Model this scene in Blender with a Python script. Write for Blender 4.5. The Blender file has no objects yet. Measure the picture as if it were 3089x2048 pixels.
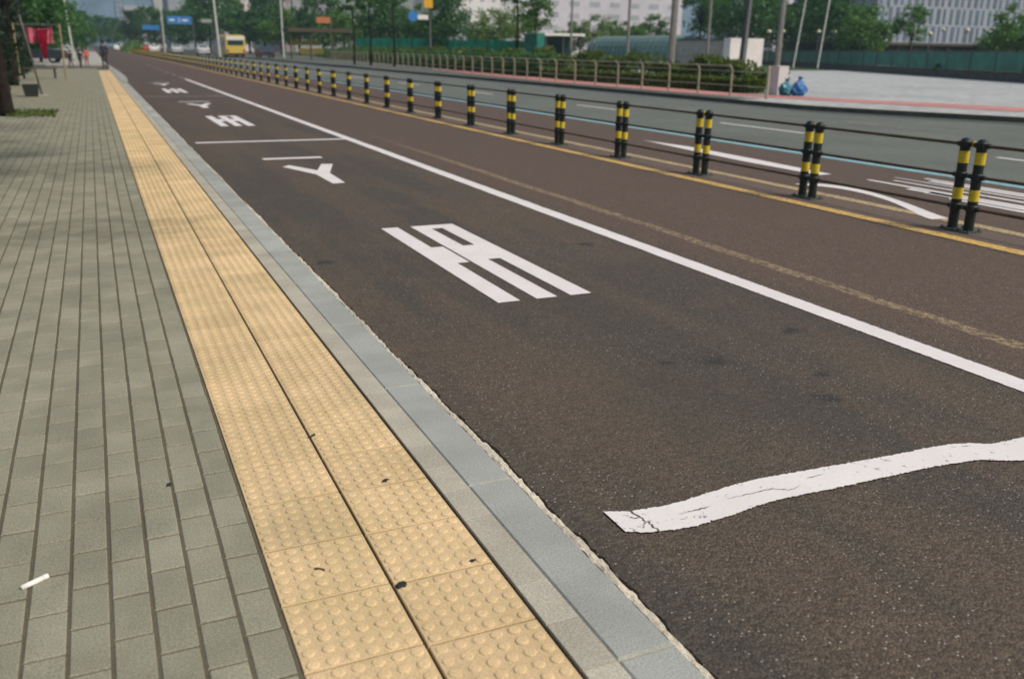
import bpy, math, random
import numpy as np
from mathutils import Matrix, Vector
random.seed(7); rng = np.random.default_rng(7)
sc = bpy.context.scene
# ------------------------------------------------------------------ camera
FPX, PW, PH, HC = 2701.44, 3089.0, 2048.0, 1.45
R = np.array([[0.91237084, 0.11457917, -0.39300262],
              [-0.40915829, 0.28572112, -0.86657541],
              [0.01299765, 0.95143841, 0.30756464]])
R = np.linalg.svd(R); R = R[0] @ R[2]
cd = bpy.data.cameras.new('camera'); cam = bpy.data.objects.new('camera', cd)
sc.collection.objects.link(cam); sc.camera = cam
cam.matrix_world = Matrix([[*R[0], 0], [*R[1], 0], [*R[2], HC], [0, 0, 0, 1]])
cd.sensor_width = 36; cd.lens = FPX * 36 / PW
cd.clip_start = 0.05; cd.clip_end = 6000
cd.dof.use_dof = True; cd.dof.focus_distance = 3.6; cd.dof.aperture_fstop = 2.6
def at(px, py, Y):
    """world point at depth Y seen at that place of the photograph (used to survey where things stand)"""
    d = R @ np.array([px - PW / 2, -(py - PH / 2), -FPX]); t = Y / d[1]
    return Vector((d[0] * t, Y, HC + d[2] * t))
# ------------------------------------------------------------------ light
SUN_EL, SUN_AZ = math.radians(50), math.radians(137)     # azimuth clockwise from +Y
w = bpy.data.worlds.new('World'); sc.world = w; w.use_nodes = True
nt = w.node_tree; bg = nt.nodes['Background']
sky = nt.nodes.new('ShaderNodeTexSky'); sky.sky_type = 'NISHITA'; sky.sun_disc = False
sky.sun_elevation = SUN_EL; sky.sun_rotation = SUN_AZ
sky.air_density = 1.6; sky.dust_density = 4.0; sky.ozone_density = 1.0
nt.links.new(sky.outputs[0], bg.inputs[0]); bg.inputs[1].default_value = 0.10
sl = bpy.data.lights.new('sun', 'SUN'); so = bpy.data.objects.new('sun', sl); sc.collection.objects.link(so)
sl.energy = 2.9; sl.angle = math.radians(6); sl.color = (1.0, 0.93, 0.82)
sd = Vector((math.sin(SUN_AZ) * math.cos(SUN_EL), math.cos(SUN_AZ) * math.cos(SUN_EL), math.sin(SUN_EL)))
so.rotation_euler = sd.to_track_quat('Z', 'Y').to_euler(); so.location = (0, 0, 40)
sc.view_settings.view_transform = 'Standard'; sc.view_settings.look = 'None'
sc.view_settings.exposure = 0.06; sc.view_settings.gamma = 1.0
sc.cycles.volume_bounces = 0; sc.cycles.max_bounces = 6
# ------------------------------------------------------------------ helpers
def tag(o, label=None, cat=None, group=None, kind=None):
    if label: o['label'] = label
    if cat: o['category'] = cat
    if group: o['group'] = group
    if kind: o['kind'] = kind
    return o
def empty(name, loc=(0, 0, 0), rz=0):
    o = bpy.data.objects.new(name, None); sc.collection.objects.link(o)
    o.location = loc; o.rotation_euler = (0, 0, rz); o.empty_display_size = .2
    return o
def copy_tree(o, parent=None, kids=None):
    c = o.copy(); sc.collection.objects.link(c); c.parent = parent
    for ch in (kids or KIDS).get(o.name, []): copy_tree(ch, c)
    return c
KIDS = {}
class MB:
    def __init__(s): s.v = []; s.f = []; s.m = []; s.r = []; s.n = 0
    def add(s, verts, faces, m=0, r=None):
        s.v += [tuple(p) for p in verts]
        s.f += [tuple(i + s.n for i in f) for f in faces]
        s.m += [m] * len(faces); s.r += [random.random() if r is None else r] * len(faces)
        s.n += len(verts); return s
    def box(s, x0, x1, y0, y1, z0, z1, m=0, M=None, r=None):
        P = [(x, y, z) for z in (z0, z1) for y in (y0, y1) for x in (x0, x1)]
        if M: P = [M @ Vector(p) for p in P]
        return s.add(P, [(0, 2, 3, 1), (4, 5, 7, 6), (0, 1, 5, 4), (2, 6, 7, 3), (0, 4, 6, 2), (1, 3, 7, 5)], m, r)
    def quad(s, a, b, c, d, m=0, r=None): return s.add([a, b, c, d], [(0, 1, 2, 3)], m, r)
    def poly(s, pts, z, m=0): return s.add([(x, y, z) for x, y in pts], [tuple(range(len(pts)))], m)
    def tube(s, pts, rad, seg=10, m=0, cap=True):
        pts = [Vector(p) for p in pts]
        rad = rad if isinstance(rad, (list, tuple)) else [rad] * len(pts)
        V = []; n = len(pts)
        for i, p in enumerate(pts):
            d = (pts[min(i + 1, n - 1)] - pts[max(i - 1, 0)])
            d = d.normalized() if d.length > 1e-9 else Vector((0, 0, 1))
            u = d.orthogonal().normalized() if abs(d.z) < .9 else Vector((1, 0, 0))
            u = (u - d * u.dot(d)).normalized(); q = d.cross(u)
            V += [p + (u * math.cos(a) + q * math.sin(a)) * rad[i] for a in [2 * math.pi * k / seg for k in range(seg)]]
        F = [(i * seg + k, i * seg + (k + 1) % seg, (i + 1) * seg + (k + 1) % seg, (i + 1) * seg + k)
             for i in range(n - 1) for k in range(seg)]
        if cap: F += [tuple(range(seg))[::-1], tuple((n - 1) * seg + k for k in range(seg))]
        return s.add(V, F, m)
    def ball(s, c, r, m=0, seg=12, rings=8, sz=1.0):
        V = [(c[0], c[1], c[2] - r * sz)]; F = []
        for i in range(1, rings):
            a = -math.pi / 2 + math.pi * i / rings
            V += [(c[0] + r * math.cos(a) * math.cos(b), c[1] + r * math.cos(a) * math.sin(b), c[2] + r * sz * math.sin(a))
                  for b in [2 * math.pi * k / seg for k in range(seg)]]
        V.append((c[0], c[1], c[2] + r * sz))
        for k in range(seg):
            F.append((0, 1 + (k + 1) % seg, 1 + k))
            F.append((len(V) - 1, 1 + (rings - 2) * seg + k, 1 + (rings - 2) * seg + (k + 1) % seg))
        for i in range(rings - 2):
            for k in range(seg):
                a = 1 + i * seg; F.append((a + k, a + (k + 1) % seg, a + seg + (k + 1) % seg, a + seg + k))
        return s.add(V, F, m)
    def build(s, name, mats, parent=None, smooth=False):
        me = bpy.data.meshes.new(name); me.from_pydata(s.v, [], s.f); me.update()
        mats = mats if isinstance(mats, (list, tuple)) else [mats]
        for m in mats: me.materials.append(m)
        if len(mats) > 1: me.polygons.foreach_set('material_index', s.m)
        at_ = me.attributes.new('rnd', 'FLOAT', 'FACE'); at_.data.foreach_set('value', s.r)
        if smooth: me.polygons.foreach_set('use_smooth', [True] * len(s.f))
        o = bpy.data.objects.new(name, me); sc.collection.objects.link(o)
        if parent is not None:
            o.parent = parent; KIDS.setdefault(parent.name, []).append(o)
        return o
# ------------------------------------------------------------------ materials
class NT:
    """small node-tree writer"""
    def __init__(s, name, rough=.8, spec=.3):
        s.mat = bpy.data.materials.new(name); s.mat.use_nodes = True
        s.t = s.mat.node_tree; s.b = s.t.nodes['Principled BSDF']
        s.b.inputs['Roughness'].default_value = rough
        s.b.inputs['Specular IOR Level'].default_value = spec
        g = s.t.nodes.new('ShaderNodeNewGeometry'); s.pos = g.outputs['Position']
    def n(s, typ, **k):
        o = s.t.nodes.new(typ)
        for a, b in k.items(): setattr(o, a, b)
        return o
    def link(s, a, b): s.t.links.new(a, b)
    def put(s, sock, v):
        if isinstance(v, (int, float)): sock.default_value = v
        elif isinstance(v, tuple): sock.default_value = (*v, 1)[:4] if sock.type == 'RGBA' else v
        else: s.link(v, sock)
    def scale(s, sx, sy, sz, src=None):
        m = s.n('ShaderNodeVectorMath', operation='MULTIPLY'); s.put(m.inputs[0], src or s.pos)
        m.inputs[1].default_value = (sx, sy, sz); return m.outputs[0]
    def noise(s, sc_, det=3, vec=None, rough=.55, col=False):
        o = s.n('ShaderNodeTexNoise'); o.inputs['Scale'].default_value = sc_
        o.inputs['Detail'].default_value = det; o.inputs['Roughness'].default_value = rough
        s.link(vec or s.pos, o.inputs['Vector']); return o.outputs['Color' if col else 'Fac']
    def voro(s, sc_, out='Color', feature='F1'):
        o = s.n('ShaderNodeTexVoronoi', feature=feature); o.inputs['Scale'].default_value = sc_
        s.link(s.pos, o.inputs['Vector']); return o.outputs[out]
    def math(s, op, a, b=0.0, c=0.0, clamp=False):
        o = s.n('ShaderNodeMath', operation=op); o.use_clamp = clamp
        s.put(o.inputs[0], a); s.put(o.inputs[1], b); s.put(o.inputs[2], c); return o.outputs[0]
    def ramp(s, v, a, b, lo=0.0, hi=1.0):
        o = s.n('ShaderNodeMapRange', interpolation_type='SMOOTHSTEP')
        s.put(o.inputs[0], v); o.inputs[1].default_value = a; o.inputs[2].default_value = b
        o.inputs[3].default_value = lo; o.inputs[4].default_value = hi; return o.outputs[0]
    def mix(s, f, a, b, mode='MIX'):
        o = s.n('ShaderNodeMix', data_type='RGBA', blend_type=mode)
        s.put(o.inputs[0], f); s.put(o.inputs[6], a); s.put(o.inputs[7], b); return o.outputs[2]
    def attr(s, name='rnd'):
        o = s.n('ShaderNodeAttribute'); o.attribute_name = name; return o.outputs['Fac']
    def xyz(s):
        o = s.n('ShaderNodeSeparateXYZ'); s.link(s.pos, o.inputs[0]); return o.outputs
    def color(s, c): s.put(s.b.inputs['Base Color'], c)
    def bump(s, h, strength=.3, dist=.005):
        o = s.n('ShaderNodeBump'); o.inputs['Strength'].default_value = strength
        o.inputs['Distance'].default_value = dist; s.link(h, o.inputs['Height'])
        s.link(o.outputs[0], s.b.inputs['Normal'])
def plain(name, c, rough=.7, spec=.3, metal=0, var=.15, scale=6.0, bump=0.0):
    m = NT(name, rough, spec); m.b.inputs['Metallic'].default_value = metal
    k = tuple(min(1, x * (1 + var)) for x in c); d = tuple(x * (1 - var) for x in c)
    n_ = m.noise(scale, 5); m.color(m.mix(m.ramp(n_, .3, .7), d, k))
    if bump: m.bump(m.noise(scale * 6, 4), bump)
    return m.mat
def speckled(name, c, rough=.85, grain=900, amp=.25, big=.10, isl=.10, bump=.25, tint=None):
    """stone or concrete: fine grain, soft blotches, tone by block"""
    m = NT(name, rough, .25)
    g = m.noise(grain, 2); b_ = m.noise(3.0, 5)
    base = m.mix(m.ramp(b_, .3, .7), tuple(x * (1 - big) for x in c), tuple(x * (1 + big) for x in (tint or c)))
    v = m.math('MULTIPLY_ADD', m.ramp(g, .3, .7), 2 * amp, 1 - amp)
    v2 = m.math('MULTIPLY_ADD', m.attr(), 2 * isl, 1 - isl)
    vv = m.math('MULTIPLY', v, v2)
    cmb = m.n('ShaderNodeCombineColor'); [m.link(vv, cmb.inputs[i]) for i in range(3)]
    m.color(m.mix(1.0, base, cmb.outputs[0], 'MULTIPLY'))
    m.bump(m.noise(grain * .4, 3), bump, .002)
    return m
def asphalt():
    m = NT('asphalt', .82, .35)
    x, y, z = m.xyz()
    brown = (.101, .075, .053); dark = (.066, .057, .046); grey = (.135, .150, .132)
    # worn wheel tracks and patchy tint, drawn out along the road
    ln = m.noise(1.0, 4, m.scale(1.3, .16, 1)); ln2 = m.noise(1.0, 6, m.scale(.8, .5, 1))
    near = m.ramp(x, 3.7, 3.95, 1, 0)
    f = m.math('ADD', m.ramp(ln, .42, .62), m.math('MULTIPLY', m.ramp(ln2, .35, .7), .4), clamp=True)
    base = m.mix(m.math('MULTIPLY', f, m.math('MULTIPLY_ADD', near, .75, .18)), brown, dark)
    base = m.mix(m.math('MULTIPLY', m.ramp(m.noise(2.2, 5), .5, .75), .30), base, (.135, .095, .065))
    base = m.mix(m.math('MULTIPLY', m.ramp(x, 3.8, 4.2), .75), base, (.112, .073, .056))
    base = m.mix(m.ramp(y, 8, 30, 0, .5), base, (.100, .062, .050))
    g2 = m.mix(m.ramp(ln2, .3, .7), tuple(k * .88 for k in grey), tuple(k * 1.1 for k in grey))
    base = m.mix(m.ramp(x, 9.95, 10.0), base, g2)
    # gutter band by the far kerb
    base = m.mix(m.ramp(m.math('ADD', x, m.math('MULTIPLY', m.ramp(y, 13, 20, 1, 0), -1.9)), 17.05, 17.2), base, (.070, .080, .070))
    # ghost of an old line
    gx = m.math('ABSOLUTE', m.math('SUBTRACT', m.math('ADD', x, m.math('MULTIPLY', m.noise(.8, 2), .10)), 4.42))
    gm = m.math('MULTIPLY', m.ramp(gx, .04, .07, 1, 0), m.ramp(m.noise(26, 5), .36, .62))
    gm = m.math('MULTIPLY', gm, m.ramp(y, 10, 17, .75, .0))
    base = m.mix(gm, base, (.36, .27, .15))
    # paler dust collected under the barrier
    md_ = m.math('MULTIPLY', m.ramp(x, 6.55, 6.75), m.ramp(x, 7.1, 7.3, 1, 0))
    base = m.mix(m.math('MULTIPLY', md_, .55), base, (.17, .125, .105))
    # oil blots
    for (ox, oy, r) in ((2.70, 3.45, .10), (3.40, 3.72, .10), (2.45, 3.52, .05), (2.85, 2.85, .09), (3.45, 6.2, .12), (1.36, 6.3, .10), (3.05, 3.1, .07)):
        dx = m.math('SUBTRACT', x, ox); dy = m.math('SUBTRACT', y, oy)
        d = m.math('SQRT', m.math('ADD', m.math('MULTIPLY', dx, dx), m.math('MULTIPLY', dy, m.math('MULTIPLY', dy, 1.6))))
        d = m.math('ADD', d, m.math('MULTIPLY', m.math('SUBTRACT', m.noise(14, 4), .5), r * 1.8))
        base = m.mix(m.ramp(d, r * .3, r, .85, 0), base, (.030, .027, .026))
    # aggregate
    cell = m.voro(105, 'Color'); sp = m.n('ShaderNodeSeparateColor'); m.link(cell, sp.inputs[0])
    tone = m.math('MULTIPLY_ADD', sp.outputs[0], .72, .58)
    cc = m.n('ShaderNodeCombineColor'); [m.link(tone, cc.inputs[i]) for i in range(3)]
    base = m.mix(1.0, base, cc.outputs[0], 'MULTIPLY')
    dist = m.voro(105, 'Distance')
    lite = m.math('MULTIPLY', m.ramp(sp.outputs[1], .93, .96), m.ramp(dist, .25, .45, 1, 0))
    lite = m.math('MULTIPLY', lite, m.ramp(m.noise(1.2, 2), .35, .6, .25, .9))
    base = m.mix(m.math('MULTIPLY', lite, .85), base, (.40, .39, .36))
    base = m.mix(m.math('MULTIPLY', m.ramp(dist, .45, .8), .45), base, (.030, .026, .024))
    m.color(base)
    h = m.math('ADD', m.math('MULTIPLY', dist, -1.0), m.math('MULTIPLY', m.noise(300, 3), .5))
    m.bump(h, .75, .006)
    return m.mat
def paint(name, c, chip=.0, under=(.09, .07, .06), wear=.0):
    m = NT(name, .6, .3)
    n1 = m.noise(35, 6, rough=.7); n2 = m.noise(2.2, 3)
    base = m.mix(m.ramp(m.noise(4, 4), .3, .7), tuple(k * .93 for k in c), c)
    base = m.mix(m.math('MULTIPLY', m.ramp(m.noise(120, 4), .5, .75), .22), base, tuple(k * .6 for k in c))
    k = m.math('MULTIPLY', m.ramp(m.math('ADD', n1, m.math('MULTIPLY', n2, .15)), .66 - chip, .72 - chip), 1.0)
    base = m.mix(m.math('ADD', m.math('MULTIPLY', k, .9), wear, clamp=True), base, under)
    m.color(base); m.bump(m.noise(140, 4), .3, .002)
    return m.mat
def leaf_mat(name, c1, c2):
    m = NT(name, .55, .25)
    m.color(m.mix(m.attr(), c1, c2))
    m.b.inputs['Subsurface Weight'].default_value = 0
    tr = m.n('ShaderNodeBsdfTranslucent'); tr.inputs[0].default_value = (c2[0] * 1.3, c2[1] * 1.4, c2[2] * .7, 1)
    ms = m.n('ShaderNodeMixShader'); ms.inputs[0].default_value = .28
    out = m.t.nodes['Material Output']
    m.link(m.b.outputs[0], ms.inputs[1]); m.link(tr.outputs[0], ms.inputs[2]); m.link(ms.outputs[0], out.inputs[0])
    return m.mat
M = {}
M['asphalt'] = asphalt()
M['white'] = paint('white_paint', (.68, .645, .64), -.06)
M['white_worn'] = paint('worn_white_paint', (.69, .655, .645), -.03)
M['white_faded'] = paint('faded_white_paint', (.55, .52, .48), .14, wear=.15)
M['yellow'] = paint('yellow_paint', (.66, .42, .12), .05)
M['yellow_faded'] = paint('faded_yellow_paint', (.46, .35, .18), .06, wear=.1)
M['blue'] = paint('blue_paint', (.22, .42, .47), .05, under=(.13, .14, .13))
t = speckled('paver_stone', (.225, .220, .163), isl=.09, amp=.24, big=.12, grain=190)
M['paver'] = t.mat
def shadow_bands(m):
    """cast shadows painted into the paving colour as dark bands across it"""
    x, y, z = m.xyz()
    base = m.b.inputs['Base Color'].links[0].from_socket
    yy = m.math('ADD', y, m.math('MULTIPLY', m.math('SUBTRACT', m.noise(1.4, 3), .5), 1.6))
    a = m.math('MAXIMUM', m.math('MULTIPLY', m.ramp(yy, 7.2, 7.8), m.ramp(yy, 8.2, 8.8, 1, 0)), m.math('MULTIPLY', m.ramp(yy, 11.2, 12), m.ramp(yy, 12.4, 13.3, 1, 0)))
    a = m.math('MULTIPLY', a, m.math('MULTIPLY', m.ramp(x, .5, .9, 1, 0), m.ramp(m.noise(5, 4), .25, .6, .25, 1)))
    m.color(m.mix(m.math('MULTIPLY', a, .38), base, (.09, .085, .06)))  # base colour darkened where the painted shadow bands lie
shadow_bands(t)
t = speckled('tactile_concrete', (.530, .400, .215), isl=.07, amp=.17, big=.10, grain=210, tint=(.535, .39, .225)); M['tactile'] = t.mat
base = t.b.inputs['Base Color'].links[0].from_socket
dm = t.math('MULTIPLY', t.ramp(t.noise(3.5, 6, t.scale(1, .35, 1)), .48, .72), t.ramp(t.noise(40, 4), .35, .7, .3, 1))
t.color(t.mix(t.math('MULTIPLY', dm, .45), base, (.30, .25, .16)))
shadow_bands(t)
M['grout'] = speckled('sandy_grout', (.105, .090, .060), isl=0, amp=.3, grain=300).mat
M['strip'] = speckled('beige_granite', (.36, .335, .275), isl=.09, amp=.22, grain=190).mat
M['kerbstone'] = speckled('blue_grey_granite', (.300, .312, .290), isl=.10, amp=.22, grain=200).mat
M['mortar'] = speckled('pale_mortar', (.42, .38, .31), isl=.1, amp=.28, big=.25, grain=200, bump=.7).mat
M['concrete'] = speckled('concrete', (.36, .35, .32), isl=.04, amp=.15, grain=60, big=.15).mat
M['dark_concrete'] = speckled('dark_concrete', (.10, .105, .09), isl=.04, amp=.15, grain=60, big=.2).mat
t = speckled('pale_plaza_paving', (.36, .365, .37), isl=.04, amp=.08, grain=9, big=.22, bump=.1); M['plaza'] = t.mat
x, y, z = t.xyz(); base = t.b.inputs['Base Color'].links[0].from_socket
jl = t.math('MAXIMUM', t.ramp(t.math('ABSOLUTE', t.math('SUBTRACT', t.math('FRACT', t.math('MULTIPLY', x, .33)), .5)), .485, .5), t.ramp(t.math('ABSOLUTE', t.math('SUBTRACT', t.math('FRACT', t.math('MULTIPLY', y, .33)), .5)), .485, .5))
base = t.mix(t.math('MULTIPLY', jl, .5), base, (.18, .18, .17))
t.color(t.mix(t.math('MULTIPLY', t.ramp(t.noise(.22, 5), .45, .7), .45), base, (.23, .25, .25)))
M['pink'] = speckled('pink_paving', (.42, .19, .17), isl=.08, amp=.1, grain=60).mat
M['cream'] = speckled('cream_kerb', (.36, .34, .28), isl=.05, amp=.1, grain=60).mat
M['ground'] = plain('dusty_ground', (.15, .145, .11), .95, .1, var=.3, scale=.15)
M['grass'] = plain('grass_ground', (.05, .085, .03), .95, .1, var=.4, scale=2)
M['black'] = plain('black_green_enamel', (.012, .019, .017), .45, .4, var=.2)
M['band'] = plain('yellow_reflective_band', (.62, .47, .03), .45, .4, var=.08, scale=40)
M['rail'] = plain('dark_brown_rail', (.085, .055, .030), .5, .4, var=.3)
M['rust'] = plain('baseplate_grey', (.05, .075, .07), .8, .3, var=.3, scale=20)
M['beige_steel'] = plain('beige_painted_steel', (.36, .31, .22), .55, .4, var=.1)
M['trunk'] = plain('bark', (.022, .018, .014), .95, .1, var=.4, scale=12, bump=.6)
M['leaf_dark'] = leaf_mat('leaf_dark', (.024, .070, .030), (.085, .195, .055))
M['leaf_mid'] = leaf_mat('leaf_mid', (.040, .105, .028), (.130, .250, .055))
M['leaf_pale'] = leaf_mat('leaf_pale', (.075, .140, .040), (.200, .290, .085))
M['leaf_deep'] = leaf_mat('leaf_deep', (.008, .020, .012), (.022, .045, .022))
M['leaf_hedge'] = leaf_mat('leaf_hedge', (.030, .062, .016), (.125, .165, .035))
M['pole_pale'] = plain('pale_galvanised_pole', (.34, .34, .32), .5, .4, var=.1)
M['pole_dark'] = plain('dark_pole', (.03, .035, .035), .5, .4)
M['pole_grey'] = plain('grey_concrete_pole', (.13, .125, .115), .8, .2)
M['green_panel'] = plain('green_mesh_panel', (.014, .17, .125), .5, .4, var=.25, scale=1.2)
M['green_net'] = plain('bright_green_net', (.03, .36, .22), .8, .2, var=.2, scale=.8)
M['glass'] = plain('dark_glass', (.02, .05, .055), .12, .5)
M['red'] = plain('crimson_cloth', (.36, .010, .04), .8, .2, var=.35, scale=5)
M['pinkcloth'] = plain('pink_cloth', (.50, .12, .17), .8, .2, var=.25, scale=5)
M['bag'] = plain('blue_plastic', (.035, .15, .38), .35, .5, var=.35, scale=14)
M['bag_teal'] = plain('teal_plastic', (.02, .17, .23), .35, .5, var=.5, scale=14)
M['busyellow'] = plain('bus_yellow', (.62, .45, .10), .35, .5, var=.05)
M['offwhite'] = plain('offwhite_wall', (.66, .62, .60), .8, .2, var=.06, scale=1)
M['white_panel'] = plain('white_enamel', (.74, .72, .68), .5, .3, var=.05)
M['tyre'] = plain('tyre_rubber', (.015, .015, .015), .9, .2)
M['signblue'] = plain('sign_blue', (.04, .20, .52), .5, .3, var=.05)
M['signyellow'] = plain('sign_yellow', (.70, .38, .02), .5, .3, var=.05)
M['signorange'] = plain('sign_orange', (.50, .17, .07), .5, .3, var=.1)
M['skin'] = plain('skin', (.42, .25, .17), .6, .3)
M['navy'] = plain('navy_cloth', (.02, .03, .06), .9, .1)
M['haircol'] = plain('black_hair', (.01, .01, .01), .6, .2)
M['orange'] = plain('orange_cloth', (.60, .13, .05), .8, .2)
M['lamp'] = plain('cream_globe', (.72, .62, .42), .4, .4, var=.03)
M['hill'] = plain('wooded_hill', (.11, .16, .20), .95, .1, var=.3, scale=.02)
M['brown'] = plain('brown_paint', (.09, .07, .05), .7, .2)
ZR = -0.025
# ------------------------------------------------------------------ ground, road and pavement
def struct(name, mb, m, smooth=False): return tag(mb.build(name, m, None, smooth), kind='structure')
m = MB(); m.quad((-900, -60, -.16), (1500, -60, -.16), (1500, 1500, -.16), (-900, 1500, -.16)); struct('ground', m, M['ground'])
def wob(y, s=1.0):
    return s * (.007 * math.sin(y * 2.3 + 1) + .006 * math.sin(y * 7.1) + .004 * math.sin(y * 17.3 + 2) + .0035 * math.sin(y * 41))
# asphalt with a ragged edge against the kerb
ys = [-3.0]
while ys[-1] < 9: ys.append(ys[-1] + .012 + random.random() * .016)
while ys[-1] < 40: ys.append(ys[-1] + .25)
while ys[-1] < 900: ys.append(ys[-1] * 1.15)
def farx(y): return 17.8 + max(0, 19.5 - y) * .42
m = MB(); V = []; F = []
for i, y in enumerate(ys):
    near = y < 9
    e = 1.242 + .010 * max(0, min(1, (4 - y) / 2)) + wob(y, .8) + (random.gauss(0, .0040) if near else 0)
    V += [(e, y, ZR - .03), (e + random.random() * .003, y, ZR), (farx(y), y, ZR)]
for i in range(len(ys) - 1):
    a = 3 * i; F += [(a, a + 1, a + 4, a + 3), (a + 1, a + 2, a + 5, a + 4)]
m.add(V, F); o = struct('road', m, M['asphalt'])
# crumbly mortar between kerb and asphalt
m = MB(); nx = 9; V = []; F = []
yy = [1.0 + .02 * i for i in range(400)] + [9 + .5 * i for i in range(1, 140)]
for y in yy:
    for k in range(nx):
        x = 1.199 + .009 * k
        z = -.004 - .024 * (k / (nx - 1)) ** .8 + random.gauss(0, .0016)
        if k == 1: z -= .005
        if 1.199 + .009 * k > 1.233 + .010 * max(0, min(1, (4 - y) / 2)) + wob(y, .8): z -= .022
        V.append((x + random.gauss(0, .001), y, z))
for i in range(len(yy) - 1):
    for k in range(nx - 1):
        a = i * nx + k; F.append((a, a + 1, a + nx + 1, a + nx))
m.add(V, F); struct('gutter_mortar', m, M['mortar'])
# bed under the paving
m = MB(); m.box(-14, .30, -3, 64, -.15, -.0045); m.box(.30, .92, -3, 64, -.15, -.010); m.box(.92, 1.199, -3, 78, -.15, -.012); struct('pavement_bed', m, M['grout'])
def slab(mb, x0, x1, y0, y1, z, b, tilt=0.0, r=None):
    zt = [z + random.uniform(-tilt, tilt) for _ in range(4)]
    V = [(x0, y0, z - .012), (x1, y0, z - .012), (x1, y1, z - .012), (x0, y1, z - .012),
         (x0, y0, zt[0] - b), (x1, y0, zt[1] - b), (x1, y1, zt[2] - b), (x0, y1, zt[3] - b),
         (x0 + b, y0 + b, zt[0]), (x1 - b, y0 + b, zt[1]), (x1 - b, y1 - b, zt[2]), (x0 + b, y1 - b, zt[3])]
    F = [(8, 9, 10, 11)]
    for i in range(4):
        j = (i + 1) % 4; F += [(i, j, 4 + j, 4 + i), (4 + i, 4 + j, 8 + j, 8 + i)]
    mb.add(V, F, 0, r)
m = MB(); cw = .1033
for c in range(32):
    x1 = .288 - c * cw; x0 = x1 - cw + .0092; off = .1 * (c % 2) + random.uniform(-.006, .006)
    y = 1.0 + off - .2 + .076
    while y < 63.5:
        L = .2
        slab(m, x0 + random.uniform(-.001, .001), x1 + random.uniform(-.001, .001), y + .0042, y + L - .0042, random.uniform(-.0008, .0008), .0035 if y < 12 else .002, .0007)
        y += L
struct('pavement', m, M['paver'])
# tactile blister slabs in two columns
m = MB()
def dome(mb, cx, cy, z, r, h, seg, rv):
    V = []; 
    for rr, zz in ((r, 0), (r * .90, h * .62), (r * .66, h * .93)):
        V += [(cx + rr * math.cos(2 * math.pi * k / seg), cy + rr * math.sin(2 * math.pi * k / seg), z + zz) for k in range(seg)]
    V.append((cx, cy, z + h)); F = []
    for k in range(seg):
        j = (k + 1) % seg; F += [(k, j, seg + j, seg + k), (seg + k, seg + j, 2 * seg + j, 2 * seg + k), (2 * seg + k, 2 * seg + j, 3 * seg)]
    mb.add(V, F, 0, rv)
for c, (x0, x1, y0) in enumerate(((.302, .6055, 1.258), (.6145, .918, 1.244))):
    y = y0 - .3 - .0
    while y < 59:
        rv = random.random(); g = .0034
        slab(m, x0, x1, y + g, y + .3 - g, .001, .002, .0006, rv)
        if y < 30:
            seg = 14 if y < 5 else (8 if y < 12 else 5)
            for i in range(6):
                for j in range(6):
                    dome(m, x0 + .0255 + i * .0505, y + .026 + j * .0497, .0012, .0178 * random.uniform(.95, 1.03), .0043 * random.uniform(.7, 1.1), seg, min(1.6, rv + .45 + random.uniform(0, .3)))
        y += .3
o = struct('tactile_paving', m, M['tactile'])
m = MB(); y = 1.006
while y < 76: slab(m, .931, 1.0295, y + .0012, y + .2 - .0012, .001, .0015, .0004); y += .2
struct('kerb_strip', m, M['strip'])
m = MB(); y = -.434
while y < 40: slab(m, 1.0325, 1.2, y + .003, y + 1.017, .0, .006, .001); y += 1.02
struct('kerb', m, M['kerbstone'])
m = MB(); y = -.434
while y < 30: m.box(1.033, 1.2, y - .003, y + .003, -.01, -.0025); y += 1.02
struct('kerb_joint_mortar', m, M['cream'])
m = MB(); m.poly([(1.0325, 40.4), (1.22, 40.4), (1.32, 43), (1.38, 47), (1.36, 54), (1.28, 62), (1.12, 72), (1.0, 78), (.93, 78), (1.0325, 60)], .02)
Vt = [(1.22, 40.4), (1.32, 43), (1.38, 47), (1.36, 54), (1.28, 62), (1.12, 72), (1.0, 78)]
for a, b in zip(Vt[:-1], Vt[1:]): m.quad((*a, -.1), (*b, -.1), (*b, .02), (*a, .02))
struct('kerb_curve', m, M['kerbstone'])
# far side: kerb, footway, pink strip, plaza
def rx(y): return 18.9 + max(0, y - 38) * .085
Ys = [10, 12, 14, 16, 18, 20, 24, 30, 38, 50, 70, 100, 150, 260]
def strip(mb, f0, f1, z, ys_=Ys, m_=0):
    for a, b in zip(ys_[:-1], ys_[1:]): mb.quad((f0(a), a, z), (f1(a), a, z), (f1(b), b, z), (f0(b), b, z), m_)
m = MB(); strip(m, lambda y: farx(y) + .28, lambda y: rx(y) + 60, .095); struct('plaza', m, M['plaza'])
m = MB(); strip(m, lambda y: farx(y) + .28, lambda y: rx(y) - .1 + (1.2 if y > 60 else 0), .099, [23, 30, 38, 50, 61, 70, 100, 150, 260]); struct('far_footway', m, M['dark_concrete'])
m = MB(); strip(m, lambda y: rx(y) + 4, lambda y: rx(y) + 60, .106, [62, 70, 100, 150, 260]); struct('park_lawn', m, M['grass'])
m = MB(); strip(m, lambda y: farx(y), lambda y: farx(y) + .28, .10, [10, 12, 14, 16, 18, 20, 23]); strip(m, lambda y: farx(y), lambda y: farx(y) + .28, .10, [23, 30, 38, 50, 70, 100, 150, 260], 1)
for a, b in zip(Ys[:-1], Ys[1:]): m.quad((farx(a), a, -.1), (farx(a), a, .10), (farx(b), b, .10), (farx(b), b, -.1), 1)
struct('far_kerb', m, [M['cream'], M['dark_concrete']])
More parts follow.
